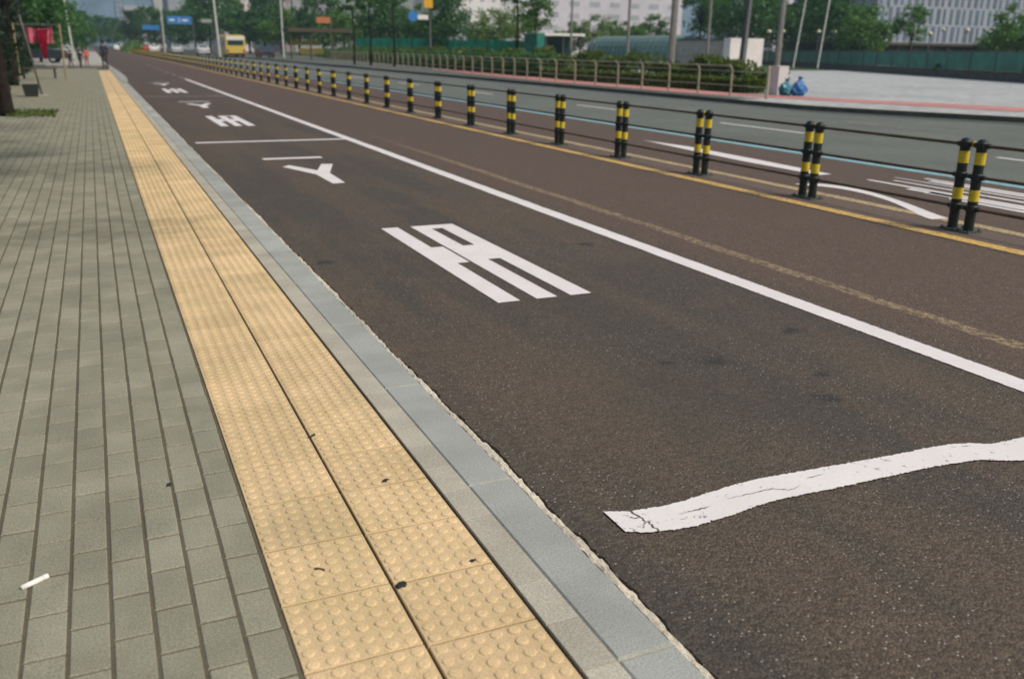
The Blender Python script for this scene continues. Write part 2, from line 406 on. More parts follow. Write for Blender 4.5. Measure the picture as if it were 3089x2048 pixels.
m = MB(); strip(m, lambda y: rx(y) - .1 + max(0, 26 - y) * .3, lambda y: rx(y) + 1.6 + max(0, 26 - y) * .35, .104, [10, 12, 14, 16, 18, 20, 22, 24, 26, 30, 38, 50, 60])
struct('pink_strip', m, M['pink'])
m = MB(); strip(m, lambda y: rx(y) + 1.7, lambda y: rx(y) + min(9, 3 + (y - 26.5) * .55), .108, [26.5, 30, 38, 50, 70, 100, 150, 260]); struct('planting_bed', m, M['grass'])
m = MB(); m.box(-16, .9, 64.0, 90, -.15, -.06); struct('side_street', m, M['dark_concrete'])
m = MB(); m.box(-3, .8, 74, 76, -.15, .0); m.box(-9, 1.0, 78, 200, -.15, .0); struct('far_pavement', m, M['concrete'])
# ------------------------------------------------------------------ road markings
ZM = ZR + .004
def mark(name, mb, m): return struct(name, mb, m)
def ribbon(mb, x0, x1, y0, y1, z=ZM, jag=.002):
    y = y0
    L = [];
    while y < y1:
        L.append(y); y += .02 if y < 5 else (.12 if y < 20 else 4)
    L.append(y1); V = []; F = []
    for y in L: V += [(x0 + random.gauss(0, jag), y, z), (x1 + random.gauss(0, jag), y, z)]
    for i in range(len(L) - 1): F.append((2 * i, 2 * i + 1, 2 * i + 3, 2 * i + 2))
    mb.add(V, F)
m = MB(); ribbon(m, 3.752, 3.900, -2, 45); mark('white_lane_line', m, M['white'])
m = MB()
for k in range(7): ribbon(m, 3.76, 3.87, 46 + k * 4.5, 48.4 + k * 4.5)
mark('worn_lane_dashes', m, M['white_faded'])
m = MB(); ribbon(m, 6.445, 6.61, -2, 260, jag=.003); mark('yellow_centre_line', m, M['yellow'])
m = MB(); ribbon(m, 7.12, 7.28, -2, 260, jag=.004); mark('faded_yellow_line', m, M['yellow_faded'])
m = MB(); ribbon(m, 9.80, 10.16, -2, 200, jag=.004); mark('blue_bus_lane_line', m, M['blue'])
m = MB(); P_ = 11.6
for y0 in (9.7 - 11.3, 9.7, 21.0 - 0.0, 32.3, 43.6, 55, 66, 77, 88): pass
for a, b in ((2.0, 9.65), (13.9, 16.6), (21.1, 23.3), (29.4, 31.8), (37.3, 40.3), (45.5, 48.5), (53.5, 56.5), (62, 65), (70, 73), (79, 82), (88, 91)):
    ribbon(m, 12.44, 12.56, a, b)
mark('white_lane_dashes', m, M['white'])
m = MB(); ribbon(m, 17.25 - .0, 17.36, 20, 200, jag=.01)
for a, b in ((13.8, 16.2),): ribbon(m, 15.6, 15.72, a, b)
mark('faded_edge_line', m, M['white_faded'])
m = MB(); m.quad((1.36, 15.17, ZM), (3.75, 15.17, ZM), (3.75, 15.34, ZM), (1.36, 15.34, ZM))
m.quad((1.37, 29.55, ZM), (3.75, 29.55, ZM), (3.75, 29.75, ZM), (1.37, 29.75, ZM), 1); mark('bay_lines', m, [M['white'], M['white_faded']])
# thick wavy stop line, chipped edges
top = [(1.392, 2.318), (1.479, 2.282), (1.60, 2.270), (1.68, 2.272), (1.80, 2.288), (1.903, 2.302), (2.0, 2.308), (2.099, 2.305), (2.4, 2.285), (2.663, 2.268), (2.80, 2.267), (2.90, 2.260), (2.971, 2.250), (3.03, 2.232), (3.095, 2.195), (3.2, 2.19), (3.33, 2.19), (3.70, 2.19), (3.752, 2.19)]
bot = [(1.398, 2.170), (1.455, 2.141), (1.55, 2.120), (1.628, 2.114), (1.80, 2.128), (1.90, 2.146), (2.002, 2.153), (2.10, 2.150), (2.216, 2.143), (2.4, 2.140), (2.688, 2.133), (2.80, 2.125), (2.937, 2.106), (3.0, 2.07), (3.078, 2.038), (3.2, 2.03), (3.29, 2.03), (3.70, 2.03), (3.752, 2.03)]
def interp(L, x):
    return float(np.interp(x, [p[0] for p in L], [p[1] for p in L]))
m = MB(); V = []; F = []; xs = list(np.arange(1.395, 3.752, .0085))
for x in xs:
    V += [(x, interp(bot, x) + random.gauss(0, .0019), ZM + .002), (x, interp(top, x) + random.gauss(0, .0019), ZM + .002)]
for i in range(len(xs) - 1):
    if xs[i] < 1.47 and random.random() < .12: continue
    F.append((2 * i, 2 * i + 2, 2 * i + 3, 2 * i + 1))
m.add(V, F); mark('thick_white_line', m, M['white_worn'])
# cracks in that line: thin dark slivers just proud of the paint
m = MB()
def crack(pts, wd):
    P = []
    for (a, b) in zip(pts[:-1], pts[1:]):
        for t_ in np.linspace(0, 1, 9)[:-1]:
            P.append((a[0] + (b[0] - a[0]) * t_ + random.gauss(0, .002), a[1] + (b[1] - a[1]) * t_ + random.gauss(0, .002)))
    V = []; F = []
    for i, p in enumerate(P):
        w_ = wd * (.3 + random.random()) * math.sin(math.pi * (i + .5) / len(P))
        V += [(p[0], p[1] - w_, ZM + .0035), (p[0], p[1] + w_, ZM + .0035)]
    for i in range(len(P) - 1): F.append((2 * i, 2 * i + 2, 2 * i + 3, 2 * i + 1))
    m.add(V, F)
crack([(1.62, 2.20), (1.70, 2.20), (1.76, 2.205)], .003)
crack([(1.82, 2.225), (1.92, 2.225), (2.03, 2.225), (2.09, 2.19), (2.16, 2.215)], .0022)
crack([(1.455, 2.16), (1.475, 2.19), (1.50, 2.20)], .003); crack([(1.44, 2.27), (1.47, 2.23), (1.49, 2.235)], .003)
for (a_, b_) in (((1.475, 2.285), (1.492, 2.20)), ((1.492, 2.20), (1.498, 2.13))):
    V = []; 
    for t_ in np.linspace(0, 1, 9):
        cx_ = a_[0] + (b_[0] - a_[0]) * t_ + random.gauss(0, .003); w_ = .0035 * random.uniform(.3, 1.3); cy_ = a_[1] + (b_[1] - a_[1]) * t_; V += [(cx_ - w_, cy_, ZM + .0035), (cx_ + w_, cy_, ZM + .0035)]
    m.add(V, [(2 * i, 2 * i + 1, 2 * i + 3, 2 * i + 2) for i in range(8)])
crack([(2.2, 2.24), (2.3, 2.245)], .002)
mark('paint_cracks', m, M['grout'])
# lettering in the bus bay, read by drivers coming towards the camera
def letter_be(mb, oy, sy=1.0, dx=0.0):
    z = ZM
    def b(x0, x1, y0, y1): mb.quad((x0 + dx, oy + (y0 - 4.84) * sy, z), (x1 + dx, oy + (y0 - 4.84) * sy, z), (x1 + dx, oy + (y1 - 4.84) * sy, z), (x0 + dx, oy + (y1 - 4.84) * sy, z))
    b(2.100, 2.248, 4.84, 7.38); b(2.248, 2.342, 5.93, 6.50)
    b(2.362, 2.505, 4.84, 7.38); b(2.600, 2.748, 4.84, 7.38)
    b(2.505, 2.600, 5.97, 6.48); b(2.505, 2.600, 7.22, 7.38)
def letter_seu(mb, oy, sy=1.0, dx=0.0):
    z = ZM; f = lambda y: oy + (y - 10.14) * sy
    mb.poly([(2.345 + dx, f(10.15)), (2.49 + dx, f(10.17)), (2.52 + dx, f(11.05)), (2.765 + dx, f(11.93)), (2.62 + dx, f(11.97)), (2.43 + dx, f(11.34)), (2.20 + dx, f(11.97)), (2.085 + dx, f(11.83)), (2.335 + dx, f(10.98))], z)
    mb.quad((1.99 + dx, f(12.65), z), (2.80 + dx, f(12.65), z), (2.80 + dx, f(12.83), z), (1.99 + dx, f(12.83), z))
m = MB(); letter_be(m, 4.84); letter_seu(m, 10.14); mark('bus_lettering', m, M['white'])
m = MB(); letter_be(m, 18.35, 1.1, 0.03); letter_seu(m, 24.0, 1.05, .05); letter_be(m, 31.9, 1.2, .03); letter_seu(m, 38.0, 1.0, .03); mark('distant_bus_lettering', m, M['white'])
# markings of the bus lane beyond the barrier
m = MB()
m.poly([(8.62, 13.6), (8.45, 12.0), (8.32, 10.4), (8.30, 8.9), (8.52, 8.9), (8.66, 10.6), (8.76, 12.4)], ZM)
def smooth(L):
    t = np.linspace(0, 1, len(L)); u = np.linspace(0, 1, 25); d = len(L) - 1
    cx = np.polyfit(t, [p[0] for p in L], 4); cy = np.polyfit(t, [p[1] for p in L], 4)
    return [(float(np.polyval(cx, a)), float(np.polyval(cy, a))) for a in u]
cv = [(7.44, 8.35), (7.78, 8.25), (7.85, 7.8), (7.78, 7.3), (7.55, 6.75), (7.36, 6.25), (7.28, 6.02)]
ci = [(7.44, 8.22), (7.64, 8.02), (7.68, 7.65), (7.60, 7.15), (7.38, 6.7), (7.18, 6.3), (7.06, 6.02)]
cv = smooth(cv); ci = smooth(ci)
for i in range(24): m.quad((*ci[i], ZM), (*cv[i], ZM), (*cv[i + 1], ZM), (*ci[i + 1], ZM))
for (x0, x1, a, b) in ((8.50, 8.64, 5.0, 8.35), (8.78, 8.90, 4.6, 8.2), (8.22, 8.36, 4.8, 6.9), (9.02, 9.12, 5.0, 8.4), (9.30, 9.44, 4.6, 8.2), (8.9, 9.02, 6.0, 6.5), (9.12, 9.3, 5.2, 5.6), (7.9, 8.05, 3.5, 5.4)):
    m.quad((x0, a, ZM), (x1, a, ZM), (x1 - .02, b, ZM), (x0 + .05, b, ZM))
for (x0, x1, a, b) in ((8.40, 8.50, 5.2, 7.6), (8.64, 8.78, 5.0, 5.5), (9.20, 9.30, 6.3, 8.0), (8.36, 8.5, 6.9, 7.3)): m.quad((x0, a, ZM), (x1, a, ZM), (x1, b, ZM), (x0, b, ZM))
m.v = [(a, b, c + .002) for a, b, c in m.v]
mark('bus_lane_arrow_and_lettering', m, M['white'])
# ------------------------------------------------------------------ litter
def scrap(name, label, cat, x, y, pts, mat, h=.004, z=.0015):
    mb = MB(); n = len(pts)
    V = [(px * .0014, py * .0014, 0) for px, py in pts] + [(px * .0011, py * .0011, h * (1 + .5 * math.sin(i))) for i, (px, py) in enumerate(pts)]
    F = [tuple(range(n, 2 * n))] + [(i, (i + 1) % n, n + (i + 1) % n, n + i) for i in range(n)]
    mb.add(V, F); o = mb.build(name, mat); o.location = (x, y, z); return tag(o, label, cat)
M['litter'] = plain('dark_litter', (.03, .035, .03), .8, .2); M['leafdry'] = plain('dry_leaf', (.10, .06, .03), .8, .2)
scrap('bark_chip', 'black folded scrap beside the long joint of the yellow blister slabs', 'litter', .632, 2.13, [(-11, -9), (6, -12), (12, -2), (9, 9), (-3, 13), (-13, 3)], M['litter'], .007)
scrap('dry_leaf', 'small dark leaf on a yellow slab nearer the kerb, farther than the black scrap', 'litter', .776, 2.775, [(-12, -5), (0, -9), (12, -4), (5, 4), (9, 9), (-2, 8)], M['litter'])
scrap('dry_leaf', 'tiny dark leaf on the yellow slabs next to the kerb strip', 'litter', .862, 2.17, [(-11, -2), (0, -5), (11, 1), (0, 5)], M['litter'])
scrap('twig_bit', 'brown twig piece on the left column of yellow slabs', 'litter', .437, 2.30, [(-10, 9), (-6, 8), (11, -6), (8, -9), (-8, 3)], M['leafdry'])
scrap('dry_leaf', 'dark leaf crossing the joint between the two yellow slab columns, farthest of the litter', 'litter', .619, 3.25, [(-16, -8), (-4, -7), (14, 6), (10, 12), (-5, 0)], M['litter'])
scrap('seed_pod', 'small dark pod lying in a joint of the grey pavers', 'litter', .077, 3.03, [(-7, -8), (5, -6), (7, 6), (-4, 9)], M['litter'])
# cigarette end
g = empty('cigarette_butt', (-.312, 2.545, .006), math.radians(31))
tag(g, 'white cigarette end lying on the grey pavers near the lower left corner', 'cigarette butt')
m = MB(); m.tube([(-.040, 0, 0), (.020, 0, 0)], .0080, 10); m.build('paper', M['white_panel'], g, True)
m = MB(); m.tube([(.020, 0, 0), (.036, 0, 0)], .0082, 10); m.build('tip', M['white_panel'], g, True)
# ------------------------------------------------------------------ barrier units between the carriageways
def barrier_post(root, yy):
    mb = MB(); mb.tube([(0, yy, .01), (0, yy, .775), (0, yy, .79), (0, yy, .800)], [.043, .043, .036, .015], 16)
    for z in (.745, .478, .205):
        mb.tube([(0, yy, z - .028), (0, yy, z - .022), (0, yy, z + .022), (0, yy, z + .028)], [.044, .050, .050, .044], 16)
        mb.tube([(0, yy - .075, z), (0, yy + .075, z)], .022, 10)
    p = mb.build('post', M['black'], root, False)
    for z0, z1 in ((.585, .688), (.272, .370)):
        b = MB(); b.tube([(0, yy, z0), (0, yy, z1)], .0445, 16, cap=False); b.build('reflective_band', M['band'], p)
    b = MB(); b.box(-.085, .085, yy - .075, yy + .075, 0, .012)
    for sx in (-1, 1):
        for sy in (-1, 1): b.tube([(sx * .065, yy + sy * .055, .012), (sx * .065, yy + sy * .055, .03)], .009, 6)
    b.build('base_plate', M['rust'], p)
    return p
PITCH = 1.963
unit = empty('barrier_unit')
barrier_post(unit, .085); barrier_post(unit, PITCH - .085)
for z in (.745, .478, .205):
    mb = MB(); mb.tube([(0, .13, z), (0, PITCH - .13, z)], .0145, 8); mb.build('rail', M['rail'], unit)
for yy in (-.004, ):
    mb = MB(); mb.box(-.012, .012, yy, yy + .014, .725, .775); mb.build('reflector', M['band'], unit)
# far units as one small mesh each
mb = MB()
for yy in (.085, PITCH - .085):
    mb.tube([(0, yy, 0), (0, yy, .80)], .043, 7)
    for z0, z1 in ((.585, .688), (.272, .370)): mb.tube([(0, yy, z0), (0, yy, z1)], .0455, 7, 1, False)
    mb.box(-.085, .085, yy - .075, yy + .075, 0, .012)
for z in (.745, .478, .205): mb.tube([(0, .05, z), (0, PITCH - .05, z)], .0155, 5, 2)
farunit = mb.build('barrier_unit', [M['black'], M['band'], M['rail']])
GB = 'banded barrier units between the two carriageways'
ORD = ['second', 'third', 'fourth', 'fifth', 'sixth', 'seventh', 'eighth', 'ninth', 'tenth', 'eleventh', 'twelfth']
Y0 = 5.55 - PITCH
uf = False
for k in range(92):
    if k < 22:
        o = unit if k == 0 else copy_tree(unit)
    else:
        o = farunit if not uf else copy_tree(farunit); uf = True
    o.location = (6.88 + random.uniform(-.006, .006), Y0 + k * PITCH, ZR)
    o.rotation_euler = (0, random.uniform(-.008, .008), random.uniform(-.004, .004))
    if k == 0: lb = 'yellow banded black barrier unit cut off by the right edge of the photo'
    elif k == 1: lb = 'nearest whole barrier unit, two yellow banded black posts with three rails'
    elif k < 10: lb = 'yellow banded barrier unit, %s from the right along the centre line' % ORD[k - 1]
    else: lb = 'one of the small far barrier units shrinking towards the vanishing point'
    tag(o, lb, 'barrier', GB)
# ------------------------------------------------------------------ railing on the far footway
rail = empty('footway_railing', (0, 0, 0)); tag(rail, 'long beige steel railing with bent post tops before the roadside hedge', 'railing')
ys_ = [22.9 + 1.8 * i for i in range(48)]
def post_mesh(first):
    mb = MB(); h = 1.0
    if first: mb.tube([(0, 0, 0), (0, 0, .95), (0, 0, .98)], [.045, .045, .03], 8)
    else: mb.tube([(0, 0, 0), (0, 0, .80), (-.02, .0, .87), (-.13, 0, .99)], [.036, .036, .036, .03], 8)
    return mb
pm = post_mesh(False).build('post', M['beige_steel'], rail); p0 = post_mesh(True).build('post', M['beige_steel'], rail)
p0.location = (rx(22.9), 22.9, .1)
for i, y in enumerate(ys_[1:]):
    o = pm if i == 0 else pm.copy()
    if i: sc.collection.objects.link(o); o.parent = rail
    o.location = (rx(y), y, .1)
for z, r in ((1.03, .022), (.86, .012), (.42, .016)):
    mb = MB(); zz = z + .02
    pts = [(rx(y) - (.12 if z > 1 else 0), y, zz) for y in ys_ if not (z > 1 and y < 24)]
    mb.tube(pts, r, 6); mb.build('rail', M['beige_steel'], rail)
# ------------------------------------------------------------------ foliage
def leaves(mb, pts, size, m=0, flat=.0):
    for p in pts:
        s = size * random.uniform(.6, 1.3)
        n = Vector((random.gauss(0, 1), random.gauss(0, 1), random.gauss(0, 1) + flat)).normalized()
        u = n.orthogonal().normalized(); q = n.cross(u); a = random.random() * 6.28
        u, q = u * math.cos(a) + q * math.sin(a), q * math.cos(a) - u * math.sin(a)
        p = Vector(p); mb.add([p - u * s, p - q * s * .55, p + u * s, p + q * s * .55], [(0, 1, 2, 3)], m)
def crown(n_cl, rx_, rz, h, per=60, size=.16, hole=.25, shape=1.0):
    """clusters of leaves on the ends of limbs; returns points and cluster centres"""
    P = []; C = []
    for i in range(n_cl):
        while True:
            v = Vector((random.uniform(-1, 1), random.uniform(-1, 1), random.uniform(-1, 1)))
            if hole < v.length < 1: break
        c = Vector((v.x * rx_ * (1 - .35 * max(0, v.z) * shape), v.y * rx_ * (1 - .35 * max(0, v.z) * shape), h + v.z * rz)); C.append(c)
        r = random.uniform(.16, .34) * rx_
        for k in range(per):
            d = Vector((random.gauss(0, .5), random.gauss(0, .5), random.gauss(0, .38)))
            P.append(c + d * r)
    return P, C
def tree_proto(name, kind, n_cl, rx_, rz, h, per, size, tr=.14, H=None, lean=0):
    P, C = crown(n_cl, rx_, rz, h, per, size)
    root = empty(name)
    mb = MB(); leaves(mb, P, size, 0, .4); mb.build('crown', M['leaf_' + kind], root)
    mb = MB(); top = Vector((lean, 0, h * .95)); base = Vector((0, 0, -.1))
    mb.tube([base, base.lerp(top, .35) + Vector((.05, .03, 0)), base.lerp(top, .7), top + Vector((0, 0, rz * .4))], [tr, tr * .8, tr * .55, tr * .15], 8)
    for c in C[:9]:
        s_ = base.lerp(top, random.uniform(.55, .95)); mb.tube([s_, s_.lerp(c, .55) + Vector((0, 0, .15)), c], [tr * .35, tr * .22, tr * .06], 5)
    mb.build('trunk', M['trunk'], root, True)
    return root
protos = {}
protos['round'] = tree_proto('round_tree', 'mid', 46, 2.4, 2.0, 3.0, 75, .15)
protos['dark'] = tree_proto('dark_tree', 'dark', 60, 2.9, 2.9, 4.0, 75, .17)
protos['street'] = tree_proto('street_tree', 'mid', 34, 2.0, 2.2, 5.4, 70, .15, .11)
protos['pale'] = tree_proto('feathery_tree', 'pale', 34, 2.2, 1.9, 3.6, 60, .14, .10)
protos['pine'] = tree_proto('pine_tree', 'dark', 26, 2.6, 1.7, 7.2, 90, .15, .18)
used = {}
def tree(kind, px, ybase, Y, s, label, sz=1.0, cat='tree', group=None, z0=None):
    p = at(px, 150, Y)
    o = protos[kind] if kind not in used else copy_tree(protos[kind]); used[kind] = 1
    if (px > 2050 or 600 < px < 1340) and kind not in ('street', 'pine'): s *= 1.3 if px > 2050 else 1.2
    elif 1500 < px < 1900: s *= 1.08
    o.location = (p.x, Y, 0.0 if z0 is None else z0); o.scale = (s, s, s * sz); o.rotation_euler = (0, 0, random.random() * 6.28)
    return tag(o, label, cat, group)
# right, beyond the plaza fence
tree('dark', 2245, 0, 100, 1.35, 'dark broad tree rising behind the white end of the underpass entrance')
tree('dark', 2165, 0, 115, 1.2, 'dark tree above the grey underpass wall', 1.0)
tree('pine', 2110, 0, 92, 1.0, 'tall dark pine over the arched underpass roof')
tree('round', 1955, 0, 98, 1.15, 'rounded bright green tree standing behind the arched roof', 1.0)
tree('round', 1870, 0, 112, 1.0, 'soft green tree left of the rounded bright tree')
tree('pale', 1790, 0, 118, 1.1, 'grey-green loose tree between the shelter and the rounded tree')
tree('pale', 1835, 0, 125, 1.0, 'thin pale tree just left of the rounded bright one')
tree('street', 1612, 0, 74, .82, 'slim tree with leafy stem left of the white shelter roof', .9)
tree('round', 1715, 0, 120, 1.0, 'mid green tree directly above the white shelter roof')
tree('pale', 1555, 0, 92, 1.05, 'wispy tree before the bright white building')
tree('pale', 1490, 0, 98, 1.1, 'pale feathery tree over the grey sloped roof')
tree('round', 1450, 0, 118, 1.0, 'green bushy tree at the left end of the sloped roof')
tree('dark', 2520, 0, 84, 1.15, 'dark green tree between the two pale flagpoles and the striped building')
tree('round', 2600, 0, 78, 1.0, 'light green tree at the left side of the striped building')
tree('street', 2745, 0, 70, .95, 'spreading tree before the striped facade', .85)
tree('dark', 2440, 0, 100, 1.2, 'dark tree behind the pale flagpoles')
tree('dark', 2365, 0, 120, 1.0, 'dark tree right of the street trunk by the pillar')
tree('round', 3070, 0, 62, .95, 'green tree cut by the right edge of the photo')
tree('round', 3010, 0, 78, .8, 'low green tree before the right end of the striped facade')
tree('dark', 2300, 0, 130, 1.2, 'deep green tree farthest behind the white box', 1.1)
# middle, over the green net
for i, (px, Y, s, k, lb) in enumerate([
    (1345, 105, 1.15, 'dark', 'dark tree against the left side of the bright white building'),
    (1290, 128, 1.25, 'round', 'tree behind the blue round sign'),
    (1225, 135, 1.2, 'round', 'tree left of the blue round sign over the green net'),
    (1160, 130, 1.15, 'dark', 'dark tree standing over the middle of the green net'),
    (1095, 138, 1.2, 'round', 'tree over the left end of the green net'),
    (1040, 130, 1.1, 'round', 'tree right of the brown canopy'),
    (975, 150, 1.2, 'dark', 'dark tree behind the orange sign'),
    (905, 160, 1.3, 'round', 'tree above the brown canopy'),
    (850, 158, 1.2, 'round', 'tree left of the brown canopy'),
    (800, 165, 1.35, 'dark', 'tall dark tree right of the yellow bus'),
    (755, 185, 1.5, 'round', 'large green tree right behind the yellow bus'),
    (705, 200, 1.4, 'dark', 'dark tree behind the yellow bus'),
    (635, 185, 1.45, 'dark', 'dark tree left of the pale pole by the bus'),
    (590, 205, 1.5, 'dark', 'dark tree right of the blue direction board'),
    (540, 230, 1.3, 'dark', 'low dark tree under the blue direction board'),
    (495, 250, 1.4, 'dark', 'distant dark tree left of the blue direction board'),
    (455, 270, 1.6, 'dark', 'hazy tree in the middle of the far row'),
    (415, 300, 1.6, 'dark', 'hazy distant tree near the end of the far row'),
    (378, 330, 1.5, 'round', 'hazy tree at the very end of the far row'),
    (345, 360, 1.5, 'dark', 'faintest tree at the end of the road'),
    (305, 340, 1.5, 'dark', 'faint tree right over the vanishing point')]):
    tree(k, px, 0, Y, s, lb)
for i, (px, Y) in enumerate([(1070, 62), (1118, 66), (1190, 58), (1010, 74), (1400, 50)]):
    pass
# left of the road
for (px, Y, s, k, lb) in [(248, 170, .95, 'dark', 'hazy roadside tree left of the vanishing point'),
                          (232, 140, .8, 'dark', 'dark roadside tree beside the left lamp pole'),
                          (180, 120, .95, 'dark', 'dark tree left of the left lamp pole'),
                          (150, 100, 1.0, 'dark', 'dark tree behind the crimson banner'),
                          (120, 85, 1.0, 'dark', 'shadowy tree behind the beige posts'),
                          (60, 70, 1.0, 'dark', 'shadowy tree in the upper left corner')]:
    tree(k, px, 0, Y, s, lb)
def trunk_tree(x, y, lean, r, s, lb, H=4.6):
    root = empty('roadside_tree', (x, y, 0)); tag(root, lb, 'tree', 'trees along the left footway')
    mb = MB(); mb.tube([(0, 0, -.05), (0, 0, .15), (lean * .3, 0, 1.2), (lean, .02, H * .8), (lean * 1.2, 0, H + .8)], [r * 1.35, r * 1.05, r, r * .8, r * .3], 12)
    for k in range(5):
        a = k * 1.3 + .4; mb.tube([(lean, 0, H * .75), (lean + math.cos(a) * .8, math.sin(a) * .8, H * .95), (lean + math.cos(a) * 1.5, math.sin(a) * 1.5, H * 1.15)], [r * .45, r * .3, r * .08], 6)
    mb.build('trunk', M['trunk'], root, True)
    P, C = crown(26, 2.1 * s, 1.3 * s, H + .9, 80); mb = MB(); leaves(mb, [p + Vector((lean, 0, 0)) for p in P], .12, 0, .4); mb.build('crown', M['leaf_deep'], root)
trunk_tree(-1.72, 21.8, -.12, .13, 1.25, 'nearest dark trunk at the left edge of the photo')
trunk_tree(-2.3, 11.0, 1.6, .13, 1.45, 'roadside tree just outside the left edge whose crown shades the pavement', 3.7)
trunk_tree(-2.4, 15.2, 1.5, .13, 1.4, 'roadside tree out of frame at the left, before the nearest visible trunk', 4.0)
trunk_tree(-2.15, 26.0, .05, .15, 1.2, 'dark trunk squeezed between the nearest and the second trunk')
trunk_tree(-2.9, 34.0, .12, .14, 1.2, 'dark trunk just left of the crimson banner posts')
trunk_tree(-2.7, 30.0, -.1, .13, 1.0, 'second dark trunk from the left edge, behind the nearest')
trunk_tree(-2.6, 37.5, .1, .12, 1.0, 'dark trunk left of the crimson banner', 4.3)
trunk_tree(-3.6, 44.0, .1, .12, 1.0, 'slim dark trunk farther along the left footway', 4.0)
trunk_tree(-4.2, 52.0, .1, .14, 1.0, 'farthest dark trunk of the left footway', 4.0)
# hedge rows on the far side
def hedge(name, label, x0, x1, y0, y1, hf, n, size, mat, z0=.1, gaps=0.0):
    P = []
    for i in range(n):
        y = y0 + (y1 - y0) * random.random() ** 1.25
        u = random.random(); h = hf(y)
        if gaps and math.sin(y * 1.9) + math.sin(y * .83 + 1) < -1.35 + gaps and random.random() < .8: continue
        z = h * (random.random() ** .6); e = random.choice((0, 1, 2))
        x = x0 + (x1 - x0) * (u if e else random.choice((0.0, .04, .1)))
        if e == 2: z = h * random.uniform(.85, 1.08)
        P.append((rx(y) + x, y, z0 + z))
    root = empty(name); mb = MB(); leaves(mb, P, size, 0, .5); mb.build('foliage', M[mat], root)
    mb = MB(); nst = 60
    for i in range(nst):
        y = y0 + (y1 - y0) * (i / nst) ** 1.2; mb.tube([(rx(y) + (x0 + x1) / 2, y, z0 - .05), (rx(y) + (x0 + x1) / 2 + random.gauss(0, .1), y + random.gauss(0, .2), z0 + hf(y) * .7)], [.02, .008], 4)
    mb.build('stems', M['trunk'], root)
    return tag(root, label, 'hedge')
hedge('low_hedge', 'low clipped hedge right behind the beige railing', 1.85, 2.6, 26.2, 112, lambda y: .45, 26000, .08, 'leaf_hedge')
hedge('tall_hedge', 'taller loose hedge behind the low clipped hedge', 2.9, 4.0, 26.6, 118, lambda y: .82 + .22 * math.sin(y * 1.1) + .12 * math.sin(y * 2.7) + min(.3, (y - 26) * .02), 30000, .095, 'leaf_hedge', gaps=.15)
hedge('dense_hedge', 'dark dense hedge along the far end of the railing', 1.8, 3.0, 44, 130, lambda y: 1.1, 12000, .11, 'leaf_dark')
# median planting at the far end of the barrier
P, C = crown(26, 3.2, .9, .8, 60); mb = MB(); leaves(mb, [(p.x + 8.6, p.y * 6 + 215, max(.1, p.z)) for p in P], .30, 0); root = empty('median_shrubs')
mb.build('foliage', M['leaf_mid'], root); tag(root, 'green shrubs at the far end of the barrier line', 'shrubs')
# tree pit grass on the left
P = [(-1.35 + random.uniform(-.35, .55), 22.0 + random.uniform(-.9, 1.0),   .01 + random.random() * .06) for _ in range(700)]
mb = MB(); leaves(mb, P, .03, 0, 0); tag(mb.build('grass', M['leaf_hedge']), 'patch of grass round the nearest trunk on the left footway', 'grass', kind='stuff')
# ------------------------------------------------------------------ poles, lamps and signs
def pole(name, label, px, Y, r, H, mat, cat='pole', lean=0.0, z0=.1, arm=False, group=None):
    p = at(px, 150, Y); root = empty(name, (p.x, Y, z0)); tag(root, label, cat, group)
    mb = MB(); mb.tube([(0, 0, -.1), (0, 0, .25), (0, 0, .27), (lean, 0, H)], [r * 1.4, r * 1.35, r, r * .7], 12); mb.build('shaft', M[mat], root, True)
    if arm:
        mb = MB(); mb.tube([(lean, 0, H), (lean - .3, 0, H + .3), (lean - 1.8, 0, H + .5)], [r * .6, r * .5, r * .35], 8); mb.box(lean - 2.4, lean - 1.7, -.12, .12, H + .42, H + .56)
        mb.build('lamp_arm', M[mat], root)
    return root
pole('utility_pole', 'thick grey utility pole before the rounded tree', 2026, 40, .19, 9, 'pole_grey', lean=.1)
pole('street_lamp', 'dark leaning lamp pole in front of the white box', 2240, 34, .155, 8, 'pole_dark', 'street lamp', lean=.35, arm=True)
pole('utility_pole', 'grey-brown pole rising from the concrete pillar by the blue bags', 2347, 30, .13, 8, 'pole_grey', lean=.1)
pole('sign_pole', 'thin brownish pole in front of the grey underpass wall', 2134, 42, .09, 7, 'pole_grey', lean=.0)
pole('sign_pole', 'thin pole in front of the arched underpass roof', 1893, 52, .10, 7, 'pole_grey')
pole('sign_pole', 'thin pole between the shelter and the arched roof', 1722, 62, .09, 7, 'pole_grey')
pole('flagpole', 'left of the two slanting pale flagpoles behind the plaza fence', 2398, 66, .075, 9, 'pole_pale', lean=1.0)
pole('flagpole', 'right of the two slanting pale flagpoles behind the plaza fence', 2472, 64, .075, 9, 'pole_pale', lean=.8)
pole('street_lamp', 'pale pole beside the yellow bus', 662, 118, .15, 12, 'pole_pale', 'street lamp', lean=-.4, arm=True)
pole('street_lamp', 'slim pale pole right of the yellow bus', 855, 112, .11, 10, 'pole_pale', 'street lamp', arm=True)
pole('street_lamp', 'hazy pale lamp pole on the left footway', 220, 92, .085, 10, 'pole_pale', 'street lamp', lean=-.4, z0=0, arm=True)
pole('street_lamp', 'distant pale pole left of the blue direction board', 497, 175, .13, 12, 'pole_pale', 'street lamp')
